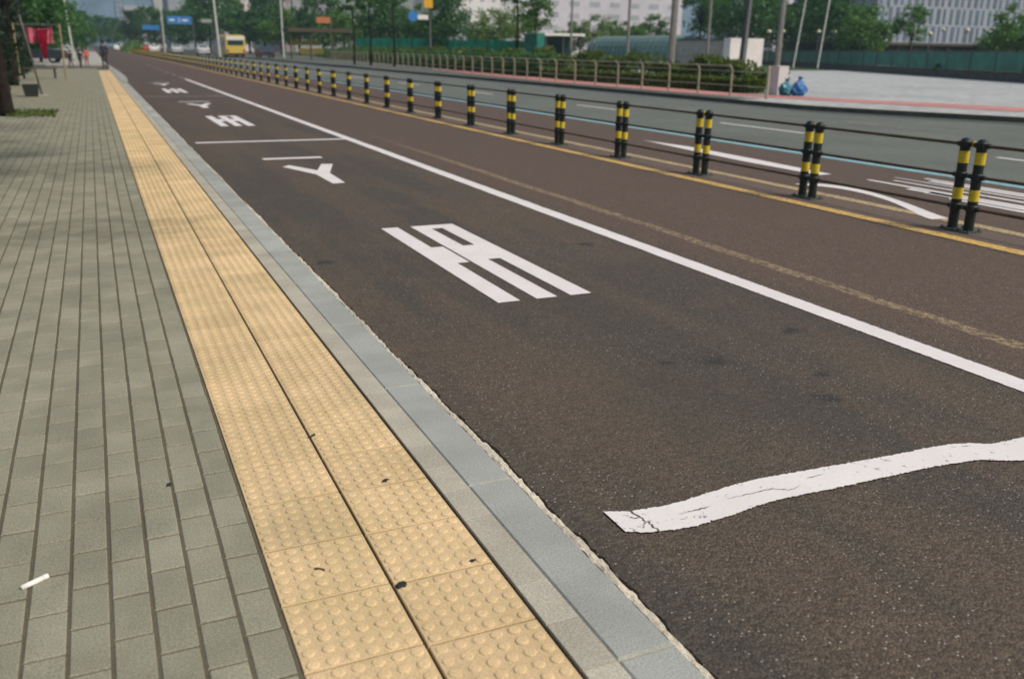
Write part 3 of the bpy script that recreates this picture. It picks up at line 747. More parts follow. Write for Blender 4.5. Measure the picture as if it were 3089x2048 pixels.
for i, (px, Y, lb) in enumerate([(1068, 76, 'dark slender trunk over the left part of the green net'), (1117, 72, 'dark slender trunk over the middle of the green net'),
                                 (1188, 68, 'dark slender trunk left of the blue round sign'), (1560, 54, 'dark slender trunk before the wispy tree')]):
    root = empty('young_tree', (at(px, 150, Y).x, Y, .1)); tag(root, lb, 'tree', 'slender trees behind the railing')
    mb = MB(); mb.tube([(0, 0, -.1), (.05, 0, 2), (-.03, 0, 4.5)], [.09, .075, .05], 8); mb.build('trunk', M['trunk'], root, True)
    P, C = crown(16, 1.3, 1.0, 4.9, 60); mb = MB(); leaves(mb, P, .12); mb.build('crown', M['leaf_dark'], root)
# globe lamps behind the plaza fence
protog = empty('globe_lamp')
mb = MB(); mb.tube([(0, 0, 0), (0, 0, .3), (0, 0, .32), (0, 0, 3.1)], [.1, .09, .05, .04], 8); mb.build('shaft', M['pole_dark'], protog, True)
mb = MB(); mb.ball((0, 0, 3.33), .27, 0, 14, 10, .8); mb.build('globe', M['lamp'], protog, True)
mb = MB(); mb.tube([(0, 0, 3.04), (0, 0, 3.12)], [.06, .14], 10); mb.build('collar', M['pole_dark'], protog)
for i, (px, py, Y, s) in enumerate([(2320, 97, 84, 1), (2362, 96, 86, 1.0), (2470, 97, 80, .9), (2517, 97, 82, 1.15), (2586, 104, 78, .9), (2630, 98, 78, 1.1), (2683, 95, 80, 1.05), (2755, 104, 76, .85), (2806, 103, 76, 1), (2846, 91, 82, .9), (2918, 93, 82, 1.15), (2984, 97, 78, 1)]):
    o = protog if i == 0 else copy_tree(protog); p = at(px, py, Y)
    o.location = (p.x, Y, p.z - 3.33 * s); o.scale = (s, s, s)
    tag(o, 'cream globe lamp behind the plaza fence, %s from the left of its row' % (['first'] + ORD)[i], 'globe lamp', 'globe lamps behind the plaza fence')
# terrace on which the globe lamps stand
a, b = at(2300, 150, 92), at(3120, 150, 60)
# green screen fence on a low wall at the back of the plaza
A0 = Vector((76, 94.5)); A1 = Vector((47.6, 37.5)); A1 = A1 + (A1 - A0) * .3
D = (A1 - A0); L = D.length; D = D.normalized(); N = Vector((-D.y, D.x))
root = empty('plaza_fence', (A0.x, A0.y, .1), math.atan2(D.y, D.x)); tag(root, 'dark green screen fence on a low concrete wall behind the pale plaza', 'fence')
mb = MB(); mb.box(0, L, -.15, .15, 0, .45); mb.box(0, L, -.2, .2, .45, .53); mb.build('wall', M['dark_concrete'], root)
npn = int(L / 3.2); pw = L / npn
for i in range(npn):
    mb = MB(); mb.box(i * pw + .05, (i + 1) * pw - .05, -.02, .02, .55, 1.55); mb.build('panel', M['green_panel'], root)
for i in range(npn + 1):
    mb = MB(); mb.box(i * pw - .045, i * pw + .045, -.05, .05, .53, 1.68); mb.build('post', M['pole_grey'], root)
mb = MB(); mb.box(0, L, -.035, .035, 1.57, 1.64); mb.build('top_rail', M['pole_grey'], root)
# raised ground behind it
m = MB()
B0 = A0 - N * 0.6; B1 = A1 - N * 0.6
if (B0 - Vector((30, 40))).length < (A0 - Vector((30, 40))).length: N = -N; B0 = A0 - N * .6; B1 = A1 - N * .6
m.poly([(B0.x, B0.y), (B1.x, B1.y), (B1.x - N.x * 120, B1.y - N.y * 120), (B0.x - N.x * 120, B0.y - N.y * 120)], .4); struct('park_ground', m, M['grass'])
def bld_box(mb, x0, x1, y0, y1, z0, z1, m=0): mb.box(x0, x1, y0, y1, z0, z1, m)
# dark open pavilion behind the fence
p0, p1 = at(2540, 148, 80), at(3140, 110, 80)
root = empty('pavilion', (p0.x, 80, .4)); tag(root, 'long low dark pavilion with flat roof behind the plaza fence', 'pavilion')
Wd = p1.x - p0.x
mb = MB(); mb.box(0, Wd, .3, 8, 0, 2.1); mb.build('wall', M['pole_dark'], root)
mb = MB(); mb.box(-.4, Wd, -.5, 8.4, 2.1, 2.38); mb.build('roof', M['brown'], root)
for i in range(12):
    mb = MB(); mb.box(i * Wd / 12, i * Wd / 12 + .25, -.2, .05, 0, 2.1); mb.build('column', M['brown'], root)
# stone kiosk, shrub, walker at the right
def small_box():
    p = at(2880, 232, 44.5)
    root = empty('stone_gatepost', (p.x, 44.5, .1), .25); tag(root, 'pale stone gatepost with a rounded cap at the end of the plaza fence', 'gatepost')
    mb = MB(); mb.box(-.36, .36, -.3, .3, 0, .78); mb.build('body', M['concrete'], root)
    mb = MB(); mb.box(-.40, .40, -.34, .34, .78, .98); mb.box(-.32, .32, -.26, .26, .98, 1.1); mb.build('cap', M['offwhite'], root)
    P, C = crown(8, .5, .45, .55, 60); root = empty('dark_shrub', (p.x - .85, 45.0, .1)); mb = MB(); leaves(mb, P, .06); mb.build('foliage', M['leaf_dark'], root)
    mb = MB(); mb.tube([(0, 0, 0), (.05, 0, .6)], [.03, .01], 5); mb.build('stem', M['trunk'], root); tag(root, 'small dark shrub left of the stone gatepost', 'shrub')
small_box()
# concrete pillar and blue bags on the far footway
root = empty('concrete_pillar', (21.12, 25.3, .1)); tag(root, 'square concrete pillar at the end of the hedge by the blue bags', 'pillar')
mb = MB(); mb.box(0, .40, -.24, .24, 0, .9); mb.build('shaft', M['offwhite'], root)
mb = MB(); mb.box(-.01, .41, -.25, .25, .9, .94); mb.build('cap', M['offwhite'], root)
def bag(name, label, x, y, r, h, mat, seed):
    rr = random.Random(seed); root = empty(name, (x, y, .1)); tag(root, label, 'bag', 'bags beside the pillar')
    mb = MB(); seg, rings = 20, 12; V = []; F = []
    for i in range(rings + 1):
        t_ = i / rings; R_ = r * (math.sin(math.pi * min(1, t_ * .92 + .1)) ** .42) * (1 - .18 * t_)
        if i == rings: R_ = r * .12
        for k in range(seg):
            a = 2 * math.pi * k / seg; f = 1 + .10 * math.sin(5 * a + 7 * t_ + seed) + .07 * rr.gauss(0, 1)
            V.append((R_ * f * math.cos(a), R_ * f * math.sin(a) * .8, h * .85 * t_ * (1 + .03 * rr.gauss(0, 1))))
    for i in range(rings):
        for k in range(seg): F.append((i * seg + k, i * seg + (k + 1) % seg, (i + 1) * seg + (k + 1) % seg, (i + 1) * seg + k))
    F.append(tuple(range(seg))[::-1]); mb.add(V, F); mb.build('body', M[mat], root, False)
    mb = MB(); mb.tube([(0, 0, h * .82), (0, 0, h * .87), (.02, 0, h * .95), (.03, 0, h)], [r * .2, r * .15, r * .25, r * .3], 9, cap=False); mb.build('knot', M[mat], root)
pb = at(2374, 292, 24.6); pc = at(2406, 293, 24.5)
bag('rubbish_bag', 'dark teal rubbish bag against the concrete pillar', pb.x, 24.7, .27, .52, 'bag_teal', 3)
bag('rubbish_bag', 'bright blue rubbish bag, right of the teal one', pc.x + .02, 24.5, .29, .60, 'bag', 8)
# ------------------------------------------------------------------ underpass entrance
p = at(2205, 118, 50); q = at(2305, 118, 50)
root = empty('underpass_entrance', (p.x, 50, .1)); tag(root, 'underpass entrance with white end box, grey side wall and arched ribbed roof', 'underpass entrance')
mb = MB(); mb.box(0, q.x - p.x, 0, .7, 0, 2.25); mb.box(.9, 1.05, -.02, 0, 1.5, 1.75, 1); mb.build('end_box', [M['offwhite'], M['pole_grey']], root)
mb = MB(); 
for i in range(3): mb.box(.12, q.x - p.x - .2, .7 + i * 1.9, .7 + i * 1.9 + 1.87, 0, 1.05); mb.box(.15, q.x - p.x - .2, .7 + i * 1.9, .7 + i * 1.9 + 1.87, 1.08, 2.1)
mb.build('side_wall', M['concrete'], root)
mb = MB(); mb.box(.05, q.x - p.x - .1, 0.7, 6.4, 2.12, 2.22); mb.build('wall_coping', M['pole_grey'], root)
mb = MB(); Wr = 3.0
for i in range(18):
    y0 = 6.5 + i * .72; V = []; F = []; n = 12
    for yy in (y0, y0 + .58):
        for k in range(n + 1):
            a = math.pi * k / n; V.append((Wr / 2 - Wr / 2 * math.cos(a) * 1.05, yy, .5 + 2.0 * math.sin(a) ** .7))
    for k in range(n): F.append((k, k + 1, n + 2 + k, n + 1 + k))
    mb.add(V, F, 0)
    V2 = [(v[0], v[1], v[2] + .03) for v in V]
    Vr = [(v[0], y0 + .58 if j < n + 1 else y0 + .72, v[2] + .05) for j, v in enumerate(V)]; mb.add(Vr, F, 1)
M['arch'] = plain('grey_green_polycarbonate', (.09, .22, .19), .3, .5, var=.2)
mb.build('arched_roof', [M['arch'], M['cream']], root)
mb = MB(); mb.box(-.05, Wr + .1, 6.5, 19.6, 0, .5); mb.build('base_wall', M['dark_concrete'], root)
# bus shelter with white roof
p = at(1630, 101, 66); q = at(1740, 101, 66); zt = p.z - .1
root = empty('shelter', (p.x, 66, .1)); tag(root, 'glass shelter with a flat white roof and dark green side', 'shelter'); ww = q.x - p.x
mb = MB(); mb.box(-.1, ww + .2, -1, 1.4, zt - .18, zt); mb.build('roof', M['white_panel'], root)
mb = MB(); mb.box(0, ww, 1.2, 1.25, .1, zt - .2); mb.build('back_glass', M['glass'], root)
mb = MB(); mb.box(-.75, -.1, -1, 1.3, .0, zt - .05); mb.build('side_panel', M['green_panel'], root)
mb = MB(); mb.box(.55, 1.25, .9, 1.1, .0, 1.55); mb.build('advert_panel', plain('yellow_green_panel', (.50, .48, .03), .5), root)
for x_ in (.1, ww * .5, ww - .1):
    mb = MB(); mb.tube([(x_, -.8, 0), (x_, -.8, zt - .18)], .05, 8); mb.build('post', M['pole_grey'], root)
# brown canopy at the left
p = at(860, 85, 105); q = at(1050, 88, 105); zt = p.z
root = empty('canopy', (p.x, 105, .1)); tag(root, 'low brown flat-roofed canopy with yellow boards right of the bus', 'canopy'); ww = q.x - p.x
mb = MB(); mb.box(0, ww, -1.5, 1.5, zt - .5, zt - .1); mb.build('roof', M['brown'], root)
for x_ in (.3, ww * .35, ww * .7, ww - .3):
    mb = MB(); mb.tube([(x_, -1.2, 0), (x_, -1.2, zt - .5)], .09, 8); mb.build('post', M['brown'], root)
mb = MB(); mb.box(.7, 4.1, 1.0, 1.15, 1.5, 2.0); mb.build('upper_board', plain('olive_board', (.35, .30, .06), .5), root)
mb = MB(); mb.box(1.6, 4.3, .8, .95, .6, 1.2); mb.build('lower_board', M['busyellow'], root)
# green net fence
p = at(1075, 135, 118); q = at(1600, 135, 92); root = empty('net_fence', (p.x, 118, .1), math.atan2(92 - 118, q.x - p.x)); L = math.hypot(q.x - p.x, 26)
tag(root, 'long bright green net fence beyond the hedge', 'fence')
n = 14
for i in range(n):
    h = 2.5 if i < 8 else 2.3
    V = []; F = []; a0 = i * L / n; a1 = (i + 1) * L / n
    mb = MB()
    for j in range(7):
        for k in range(5): V.append((a0 + (a1 - a0) * j / 6, .05 * math.sin(j * 2.1 + k + i), .05 + h * k / 4 - (.08 * math.sin(math.pi * j / 6) if k == 4 else 0)))
    for j in range(6):
        for k in range(4): F.append((j * 5 + k, (j + 1) * 5 + k, (j + 1) * 5 + k + 1, j * 5 + k + 1))
    mb.add(V, F); mb.build('net_panel', M['green_net'], root)
for i in range(n + 1):
    mb = MB(); mb.tube([(i * L / n, 0, -.1), (i * L / n, 0, 2.6)], .06, 6); mb.build('post', M['pole_grey'], root)
# grey sloped roof behind the net
p = at(1350, 130, 128); q = at(1600, 85, 128); root = empty('roofed_shed', (p.x, 128, .1)); tag(root, 'long shed with a grey ribbed sloping roof behind the green net', 'shed')
ww = q.x - p.x; hz = q.z
mb = MB(); mb.box(1.0, ww - .2, .5, 12, 0, 2.6); mb.build('wall', M['concrete'], root)
mb = MB()
for i in range(28):
    x0 = i * ww / 28; x1 = x0 + ww / 28 * .8; x2 = (i + 1) * ww / 28
    for a_, b_, dz in ((x0, x1, 0), (x1, x2, .12)):
        mb.quad((a_, 0, 2.3 + dz), (b_, 0, 2.3 + dz), (max(b_ * .8 + ww * .1, 0), 7, hz + dz), (max(a_ * .8 + ww * .1, 0), 7, hz + dz))
        mb.quad((max(a_ * .8 + ww * .1, 0), 7, hz + dz), (max(b_ * .8 + ww * .1, 0), 7, hz + dz), (b_, 13, 2.3 + dz), (a_, 13, 2.3 + dz))
mb.build('roof', plain('grey_sheet_roof', (.27, .30, .33), .6, .3, var=.15), root)
# ------------------------------------------------------------------ signs
def sign_board(name, label, px, py, Y, w_, h_, mat, stand=True, cat='sign', disc=False, marks=None):
    p = at(px, py, Y); root = empty(name, (p.x, Y, 0)); tag(root, label, cat)
    if disc:
        mb = MB(); mb.tube([(0, 0, p.z), (0, .05, p.z)], w_ / 2, 20); mb.build('board', M[mat], root)
    else:
        mb = MB(); mb.box(-w_ / 2, w_ / 2, 0, .08, p.z - h_ / 2, p.z + h_ / 2); mb.build('board', M[mat], root)
    if marks:
        mb = MB()
        for (a, b, c, d) in marks: mb.box(a * w_, b * w_, -.012, -.002, p.z + c * h_, p.z + d * h_)
        mb.build('marking', M['white_panel'], root)
    if stand:
        mb = MB(); mb.tube([(w_ * .55 if not disc else .4, .15, 0), (w_ * .55 if not disc else .4, .15, p.z + h_ / 2)], .08, 8); mb.build('post', M['pole_grey'], root)
    return root
sign_board('direction_board', 'blue overhead direction board over the far road', 541, 62, 170, 3.9, 1.25, 'signblue', marks=[(-.42, -.2, -.1, .12), (.1, .35, -.1, .1), (-.03, 0.0, -.3, .3)])
sign_board('direction_board', 'small pale blue board left of the big blue direction board', 455, 84, 210, 3.2, .9, 'signblue')
sign_board('direction_board', 'small pale board right of the big blue direction board', 622, 64, 170, 1.7, .6, 'pole_pale')
sign_board('shop_sign', 'orange sign among the trees above the brown canopy', 975, 62, 118, 1.7, .7, 'signorange')
sign_board('round_sign', 'round blue sign on the pole over the green net', 1246, 50, 70, .78, .78, 'signblue', False, disc=True)
sign_board('name_plate', 'white plate right of the round blue sign', 1276, 53, 70, .85, .34, 'white_panel', False, marks=None)
sign_board('yellow_sign', 'yellow sign cut by the top edge above the round blue sign', 1292, 6, 70, .72, .9, 'signyellow', False)
pole('sign_pole', 'dark pole carrying the yellow, blue and white signs', 1298, 70.4, .11, 5.2, 'pole_dark')
# ------------------------------------------------------------------ buildings
def building(name, label, px0, px1, Y, ztop, depth, wall, win, cols, rows, z_first=4, ww_=.55, wh=.5, fl=3.2, tint=None, stagger=False, nwin=True, x_off=0):
    x0, x1 = at(px0, 150, Y).x, at(px1, 150, Y).x; W_ = x1 - x0
    root = empty(name, (x0, Y, 0)); tag(root, label, 'building')
    mb = MB(); mb.box(0, W_, 0, depth, -.5, ztop); mb.build('wall', wall, root)
    mb = MB(); mb.box(-.2, W_ + .2, -.2, depth + .2, ztop, ztop + .8); mb.build('roof', wall, root)
    cwid = W_ / cols
    for r in range(rows):
        z0 = z_first + r * fl
        if z0 + fl > ztop: break
        if nwin and cols <= 10:
            for c in range(cols):
                mb = MB(); s_ = cwid * (1 - ww_) / 2; mb.box(c * cwid + s_, (c + 1) * cwid - s_, -.06, -.01, z0, z0 + fl * wh); mb.build('window', win, root)
        else:
            mb = MB(); 
            for c in range(cols):
                o_ = (cwid * .5 if stagger and r % 2 else 0)
                s_ = cwid * (1 - ww_) / 2; a_ = c * cwid + s_ + o_
                if a_ + cwid * ww_ > W_: continue
                mb.box(a_, a_ + cwid * ww_ * (.7 + .5 * ((c * 7 + r * 3) % 3) / 2), -.06, -.01, z0, z0 + fl * wh)
            mb.build('window_row', win, root)
    return root
Wm = lambda n_, c: plain(n_, c, .8, .2, var=.06, scale=.3)
gl = plain('window_glass', (.10, .15, .20), .3, .5, var=.2, scale=.2)
gl2 = plain('pale_window_glass', (.40, .42, .46), .4, .4, var=.1, scale=.2)
building('striped_building', 'blue-grey office block with staggered tall windows, upper right', 2630, 3060, 105, 30, 18, Wm('stripe_wall', (.33, .36, .43)), gl, 22, 8, 3.4, .42, .86, 2.55, stagger=True)
building('white_building', 'bright white building rising behind the middle trees', 1368, 1505, 210, 40, 30, Wm('bright_wall', (.80, .76, .77)), gl2, 4, 6, 9, .3, .4)
building('white_building', 'pale lilac building behind the shelter and rounded tree', 1505, 2050, 240, 45, 30, Wm('lilac_wall', (.62, .60, .65)), gl2, 9, 6, 7, .5, .4)
building('pale_building', 'white block glimpsed right of the pillar pole', 2330, 2450, 190, 40, 20, Wm('lilac_wall2', (.70, .68, .74)), gl2, 4, 5, 8, .5, .4)
building('grey_building', 'wide grey building above the brown canopy and net', 890, 1368, 300, 60, 30, Wm('grey_wall', (.36, .38, .40)), gl2, 10, 10, 9, .5, .5)
building('brown_tower', 'narrow brownish tower left of the wide grey building', 862, 886, 290, 60, 20, Wm('brown_wall', (.33, .26, .25)), gl2, 2, 8, 9)
building('pale_building', 'pale pink block above the yellow bus', 668, 766, 260, 50, 20, Wm('pinkish_wall', (.72, .64, .66)), gl2, 4, 6, 14, .4, .3)
building('grey_building', 'pale grey block between the pink block and brown tower', 775, 858, 330, 60, 20, Wm('pale_grey_wall', (.50, .50, .50)), gl2, 4, 8, 12)
building('apartment_block', 'hazy grey apartment block left of the pink block', 520, 664, 420, 80, 30, Wm('apt_wall', (.34, .37, .39)), gl2, 8, 12, 9, .5, .5)
building('apartment_block', 'pale hazy block left of the grey apartment block', 478, 520, 520, 80, 20, Wm('apt_wall2', (.50, .48, .46)), gl2, 3, 10, 14)
building('apartment_block', 'low hazy pale block above the far trees', 388, 480, 600, 22, 20, Wm('apt_wall3', (.55, .52, .50)), gl2, 5, 5, 6)
building('tower', 'slim hazy blue-grey tower above the far end of the road', 362, 384, 700, 70, 20, Wm('tower_wall', (.20, .25, .30)), gl2, 2, 10, 10)
building('left_building', 'pale building glimpsed between the left trunks', 52, 110, 95, 12, 12, Wm('left_wall', (.42, .38, .34)), gl, 3, 3, 3)
building('left_building', 'hazy pale building edge behind the left lamp pole', 165, 215, 260, 40, 20, Wm('left_wall2', (.48, .48, .50)), gl2, 3, 6, 8)
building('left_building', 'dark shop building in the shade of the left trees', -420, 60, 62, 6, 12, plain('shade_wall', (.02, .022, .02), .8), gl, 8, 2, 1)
# shaded shrubbery behind the left trunks
P = []
for _ in range(15000):
    y_ = random.uniform(27, 60); u = random.random()
    P.append((-(2.30 + (y_ - 28) * .026) - u * 2.2 + random.gauss(0, .12), y_, (random.random() ** .75) * (2.6 + .8 * math.sin(y_ * .9))))
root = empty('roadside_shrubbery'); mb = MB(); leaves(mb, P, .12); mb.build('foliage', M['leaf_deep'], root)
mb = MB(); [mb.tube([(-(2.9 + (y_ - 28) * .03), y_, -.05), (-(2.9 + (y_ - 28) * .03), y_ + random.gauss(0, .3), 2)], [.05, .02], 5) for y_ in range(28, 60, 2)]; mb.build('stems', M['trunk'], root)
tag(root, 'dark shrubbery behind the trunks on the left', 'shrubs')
# hills closing the road
def ridge(name, pts, z, depth, mat):
    m = MB(); V = []; F = []; xs = np.linspace(pts[0], pts[1], 60)
    for j in range(8):
        t_ = j / 7
        for x in xs:
            h = z * (1 + .25 * math.sin(x * .004 + 1) + .1 * math.sin(x * .013)) * math.sin(t_ * math.pi / 2)
            V.append((x, depth + t_ * 300, h + (6 * math.sin(x * .05 + j) if j else -3)))
    for j in range(7):
        for i in range(59): a = j * 60 + i; F.append((a, a + 1, a + 61, a + 60))
    m.add(V, F); struct(name, m, mat)
ridge('hills', (-500, 1200), 130, 1000, M['hill'])
# ------------------------------------------------------------------ vehicles
def wheel(root, x, y, r, w_):
    mb = MB(); mb.tube([(x - w_ / 2, y, r), (x + w_ / 2, y, r)], r, 16); wo = mb.build('wheel', M['tyre'], root)
    mb = MB(); mb.tube([(x - w_ / 2 - .01, y, r), (x + w_ / 2 + .01, y, r)], r * .55, 12); mb.build('rim', M['pole_pale'], wo)
def bus(x, y):
    root = empty('yellow_bus', (x, y, ZR)); tag(root, 'yellow bus with a white upper front in the far carriageway', 'bus')
    W_, L_, H_ = 2.5, 9.5, 2.85
    mb = MB(); sec = [(0, .35), (0, H_ - .25), (.12, H_ - .08), (.3, H_), (W_ - .3, H_), (W_ - .12, H_ - .08), (W_, H_ - .25), (W_, .35)]
    V = [(a, yy, b) for yy in (0, L_) for a, b in sec]; n = len(sec)
    F = [tuple(range(n))[::-1], tuple(range(n, 2 * n))] + [(i, (i + 1) % n, n + (i + 1) % n, n + i) for i in range(n)]
    mb.add(V, F); mb.build('body', M['busyellow'], root)
    mb = MB(); mb.box(.25, W_ - .25, -.03, -.005, 1.55, 2.15); mb.build('rear_window', M['glass'], root)
    mb = MB(); mb.box(.10, W_ - .1, -.04, -.004, 2.2, 2.68); mb.build('white_panel', M['white_panel'], root)
    for s_, x_ in ((-1, -.02), (1, W_)):
        for k in range(5):
            mb = MB(); mb.box(x_, x_ + .02, .6 + k * 1.75, .6 + k * 1.75 + 1.55, 1.45, 2.25); mb.build('window', M['glass'], root)
    for x_ in (.2, W_ - .2):
        mb = MB(); mb.box(x_ - .12, x_ + .12, -.05, -.002, .7, 1.0); mb.build('tail_light', M['red'], root)
    mb = MB(); mb.box(.05, W_ - .05, -.12, -.0, .35, .55); mb.build('bumper', M['tyre'], root)
    for yy in (1.9, 7.4):
        for x_ in (.15, W_ - .15): wheel(root, x_, yy, .45, .28)
bx_ = at(713, 165, 128).x; bus(bx_ - 1.25, 128)
def car(x, y, mat, label, rz=0):
    root = empty('parked_car' if rz else 'car', (x, y, .0), rz); tag(root, label, 'car', 'cars far off')
    W_ = 1.75; prof = [(0, .35), (0, .8), (.15, .95), (1.0, 1.0), (1.6, 1.42), (3.0, 1.45), (3.8, 1.05), (4.3, .92), (4.4, .35)]
    n = len(prof); V = [(sx, a, b) for sx in (0, W_) for a, b in prof]
    V = [(W_ / 2 + (v[0] - W_ / 2) * (.82 if v[2] > 1.2 else 1), v[1], v[2]) for v in V]
    F = [tuple(range(n)), tuple(range(n, 2 * n))[::-1]] + [(i, n + i, n + (i + 1) % n, (i + 1) % n) for i in range(n)]
    mb = MB(); mb.add(V, F); mb.build('body', mat, root)
    for yy, z0, y2, z1, nm in ((1.04, 1.0, 1.56, 1.40, 'rear_window'), (3.78, 1.08, 3.04, 1.42, 'windscreen')):
        s_ = -.02 if yy < 2 else .02
        mb = MB(); mb.quad((.2, yy + s_, z0), (W_ - .2, yy + s_, z0), (W_ - .28, y2 + s_, z1), (.28, y2 + s_, z1)); mb.build(nm, M['glass'], root)
    for x_ in (-.01, W_ - .0):
        mb = MB(); mb.box(x_, x_ + .012, 1.5, 3.2, 1.02, 1.06); mb.build('side_trim', M['glass'], root)
    for yy in (.85, 3.5):
        for x_ in (.12, W_ - .12): wheel(root, x_, yy, .32, .2)
    for x_ in (.2, W_ - .2):
        mb = MB(); mb.box(x_ - .13, x_ + .13, -.02, .0, .68, .84); mb.build('tail_light', M['red'], root)
cm = {'w': M['white_panel'], 'r': plain('red_car', (.45, .06, .05), .35), 's': plain('silver_car', (.45, .46, .47), .35), 'd': plain('dark_car', (.03, .04, .05), .35), 'b': plain('teal_car', (.25, .42, .45), .35)}
for px, Y, c, lb in ((345, 235, 'w', 'white car far off at the end of the barrier line'), (385, 215, 's', 'silver car behind the green median shrubs'), (422, 200, 'r', 'small red car in the far carriageway'),
                     (452, 190, 'w', 'white car right of the small red car'), (520, 175, 's', 'silver car under the blue direction board'), (598, 150, 's', 'silver car left of the pale pole and bus'), (785, 118, 'd', 'dark car right of the yellow bus')):
    car(at(px, 150, Y).x, Y, cm[c], lb)
p = at(2696, 150, 62); car(p.x, 66, cm['b'], 'pale teal car half hidden behind the plaza fence', -1.2); 
car(at(190, 150, 78).x, 80, cm['d'], 'dark car crossing beyond the left footway', 1.45)
# ------------------------------------------------------------------ people
def person(x, y, z, h, label, top, legs, rz=0, stride=.12):
    root = empty('person', (x, y, z), rz); tag(root, label, 'person'); s = h / 1.72
    J = {'p': (0, 0, .93), 'w': (0, 0, 1.12), 'c': (0, 0, 1.36), 'n': (0, 0, 1.47), 'h0': (0, .01, 1.55), 'h1': (0, .015, 1.66),
         'sl': (-.18, 0, 1.40), 'el': (-.24, -.04, 1.12), 'hl': (-.22, .06, .86), 'fl': (-.22, .09, .78), 'sr': (.18, 0, 1.40), 'er': (.24, .05, 1.12), 'hr': (.23, .14, .88), 'fr': (.23, .17, .80),
         'tl': (-.09, 0, .90), 'kl': (-.10, stride, .49), 'al': (-.10, stride * .6, .08), 'ol': (-.10, stride * .6 + .17, .035),
         'tr': (.09, 0, .90), 'kr': (.10, -stride * .4, .49), 'ar': (.10, -stride * 1.6, .09), 'or': (.10, -stride * 1.6 + .17, .035)}
    E = [('p', 'w'), ('w', 'c'), ('c', 'n'), ('n', 'h0'), ('h0', 'h1'), ('c', 'sl'), ('sl', 'el'), ('el', 'hl'), ('hl', 'fl'), ('c', 'sr'), ('sr', 'er'), ('er', 'hr'), ('hr', 'fr'),
         ('p', 'tl'), ('tl', 'kl'), ('kl', 'al'), ('al', 'ol'), ('p', 'tr'), ('tr', 'kr'), ('kr', 'ar'), ('ar', 'or')]
    Rd = dict(p=.14, w=.13, c=.15, n=.055, h0=.085, h1=.085, sl=.065, el=.045, hl=.032, fl=.025, sr=.065, er=.045, hr=.032, fr=.025, tl=.095, kl=.06, al=.042, ol=.03, tr=.095, kr=.06, ar=.042)
    Rd['or'] = .03
    K = list(J); me = bpy.data.meshes.new('body'); me.from_pydata([tuple(c * s for c in J[k]) for k in K], [(K.index(a), K.index(b)) for a, b in E], [])
    o = bpy.data.objects.new('body', me); sc.collection.objects.link(o); o.parent = root
    md = o.modifiers.new('Skin', 'SKIN'); sv = me.skin_vertices[0].data
    for i, k in enumerate(K): sv[i].radius = (Rd[k] * s, Rd[k] * s); sv[i].use_root = (k == 'p')
    sm = o.modifiers.new('Sub', 'SUBSURF'); sm.levels = 1; sm.render_levels = 1
    mm = NT('figure', .8, .2); tc = mm.n('ShaderNodeTexCoord'); se = mm.n('ShaderNodeSeparateXYZ'); mm.link(tc.outputs['Object'], se.inputs[0])
    zc = se.outputs[2]
    c_ = mm.mix(mm.ramp(zc, .92 * s, .94 * s), legs, top); c_ = mm.mix(mm.ramp(zc, 1.46 * s, 1.47 * s), c_, (.42, .25, .17)); mm.color(c_)
    me.materials.append(mm.mat)
    mb = MB(); mb.ball((0, -.012 * s, 1.66 * s), .098 * s, 0, 12, 8, 1.05); mb.build('hair', M['haircol'], root, True)
person(.76, 62.5, 0, 1.62, 'person in dark clothes standing by the kerb at the far end of the yellow slabs', (.03, .035, .05), (.05, .04, .045), .3)
person(at(3052, 224, 46).x, 46, .1, 1.25, 'distant person in dark clothes near the right edge beyond the plaza', (.02, .03, .05), (.03, .04, .06), 1.2)
person(at(216, 204, 65).x, 65, -.05, 1.12, 'small person in dark brown clothes at the far end of the footway, left of another', (.05, .035, .025), (.10, .07, .05), .8)
person(at(245, 204, 65.5).x, 65.5, -.05, 1.12, 'small person in dark clothes just left of the one in orange-red', (.04, .035, .03), (.09, .07, .05), -.4)
person(at(262, 186, 72).x, 72, -.05, 1.2, 'small person in orange-red clothes at the far end of the footway', (.55, .10, .06), (.35, .08, .06), .2)
# ------------------------------------------------------------------ left edge: banner, posts, planter
p = at(118, 100, 42)
root = empty('banner', (p.x, 42, 0)); tag(root, 'crimson and pink cloth banner hanging between the left trunks', 'banner')
def cloth(x0, x1, z0, z1, taper, mat, nm, yo):
    mb = MB(); V = []; F = []; n, k_ = 22, 12
    for j in range(k_ + 1):
        t_ = j / k_; w2 = (x1 - x0) / 2 * (1 - taper * t_)
        for i in range(n + 1):
            s_ = i / n * 2 - 1; V.append(((x0 + x1) / 2 + w2 * s_, yo + .05 * math.sin(s_ * 11 + t_), z1 + (z0 - z1) * t_ - .1 * (1 - s_ * s_) * (1 - t_)))
    for j in range(k_):
        for i in range(n): a = j * (n + 1) + i; F.append((a, a + 1, a + n + 2, a + n + 1))
    mb.add(V, F); mb.build(nm, M[mat], root, True)
cloth(-.12, .32, .85, 2.05, .75, 'red', 'crimson_cloth', 0); cloth(-.5, .5, 1.45, 2.1, .1, 'pinkcloth', 'pink_cloth', .15)
mb = MB(); mb.tube([(-.9, .1, 2.15), (.75, .1, 2.15)], .02, 6); mb.build('crossbar', M['pole_grey'], root)
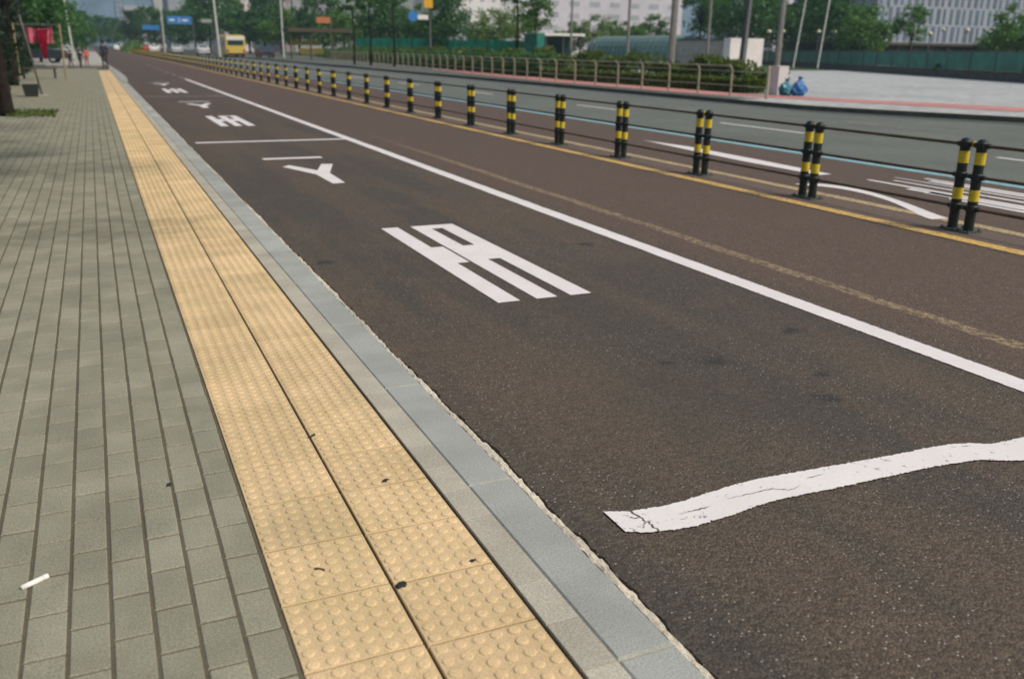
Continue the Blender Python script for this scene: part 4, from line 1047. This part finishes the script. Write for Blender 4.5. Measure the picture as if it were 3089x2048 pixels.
for x_ in (-.9, .75):
    mb = MB(); mb.tube([(x_, .1, 0), (x_, .1, 2.2)], .035, 8); mb.build('post', plain('beige_post', (.30, .24, .14), .7), root)
p = at(129, 292, 29.9); root = empty('sapling_stake', (p.x, 29.9, 0)); tag(root, 'thin leaning grey stake standing on the left footway', 'stake')
mb = MB(); mb.tube([(0, 0, -.05), (-.3, 0, 2.2)], .025, 8); mb.build('shaft', M['pole_grey'], root, True)
mb = MB(); mb.box(-.14, .14, -.14, .14, 0, .05); mb.build('foot', M['concrete'], root)
p = at(97, 294, 29.7); root = empty('planter', (p.x, 29.7, 0)); tag(root, 'dark square planter box left of the leaning stake', 'planter')
mb = MB(); V = [(sx * w2, sy * w2, z_) for z_, w2 in ((0, .16), (.34, .21)) for sx, sy in ((-1, -1), (1, -1), (1, 1), (-1, 1))]
mb.add(V, [(3, 2, 1, 0), (4, 5, 6, 7)] + [(i, (i + 1) % 4, 4 + (i + 1) % 4, 4 + i) for i in range(4)]); mb.build('box', M['pole_dark'], root)
# bench farther on
p = at(160, 236, 45); root = empty('bench', (p.x - .5, 45, 0)); tag(root, 'low brown bench in the shade on the left footway', 'bench')
mb = MB(); [mb.box(-.7, .7, -.25 + k * .13, -.15 + k * .13, .40, .44) for k in range(4)]; mb.build('seat', M['brown'], root)
for x_ in (-.6, .6):
    mb = MB(); mb.box(x_ - .04, x_ + .04, -.2, .2, 0, .4); mb.build('leg', M['pole_dark'], root)
# ------------------------------------------------------------------ air
HAZE = 0.00045
m = MB(); m.box(-700, 1400, -50, 1400, -5, 260)
hz = m.build('haze', bpy.data.materials.new('haze_air')); tag(hz, kind='stuff')
hm = hz.data.materials[0]; hm.use_nodes = True; ht = hm.node_tree; ht.nodes.clear()
ho = ht.nodes.new('ShaderNodeOutputMaterial'); hv = ht.nodes.new('ShaderNodeVolumePrincipled')
hv.inputs['Color'].default_value = (.58, .77, 1.0, 1); hv.inputs['Density'].default_value = HAZE; hv.inputs['Anisotropy'].default_value = .2
ht.links.new(hv.outputs[0], ho.inputs['Volume'])
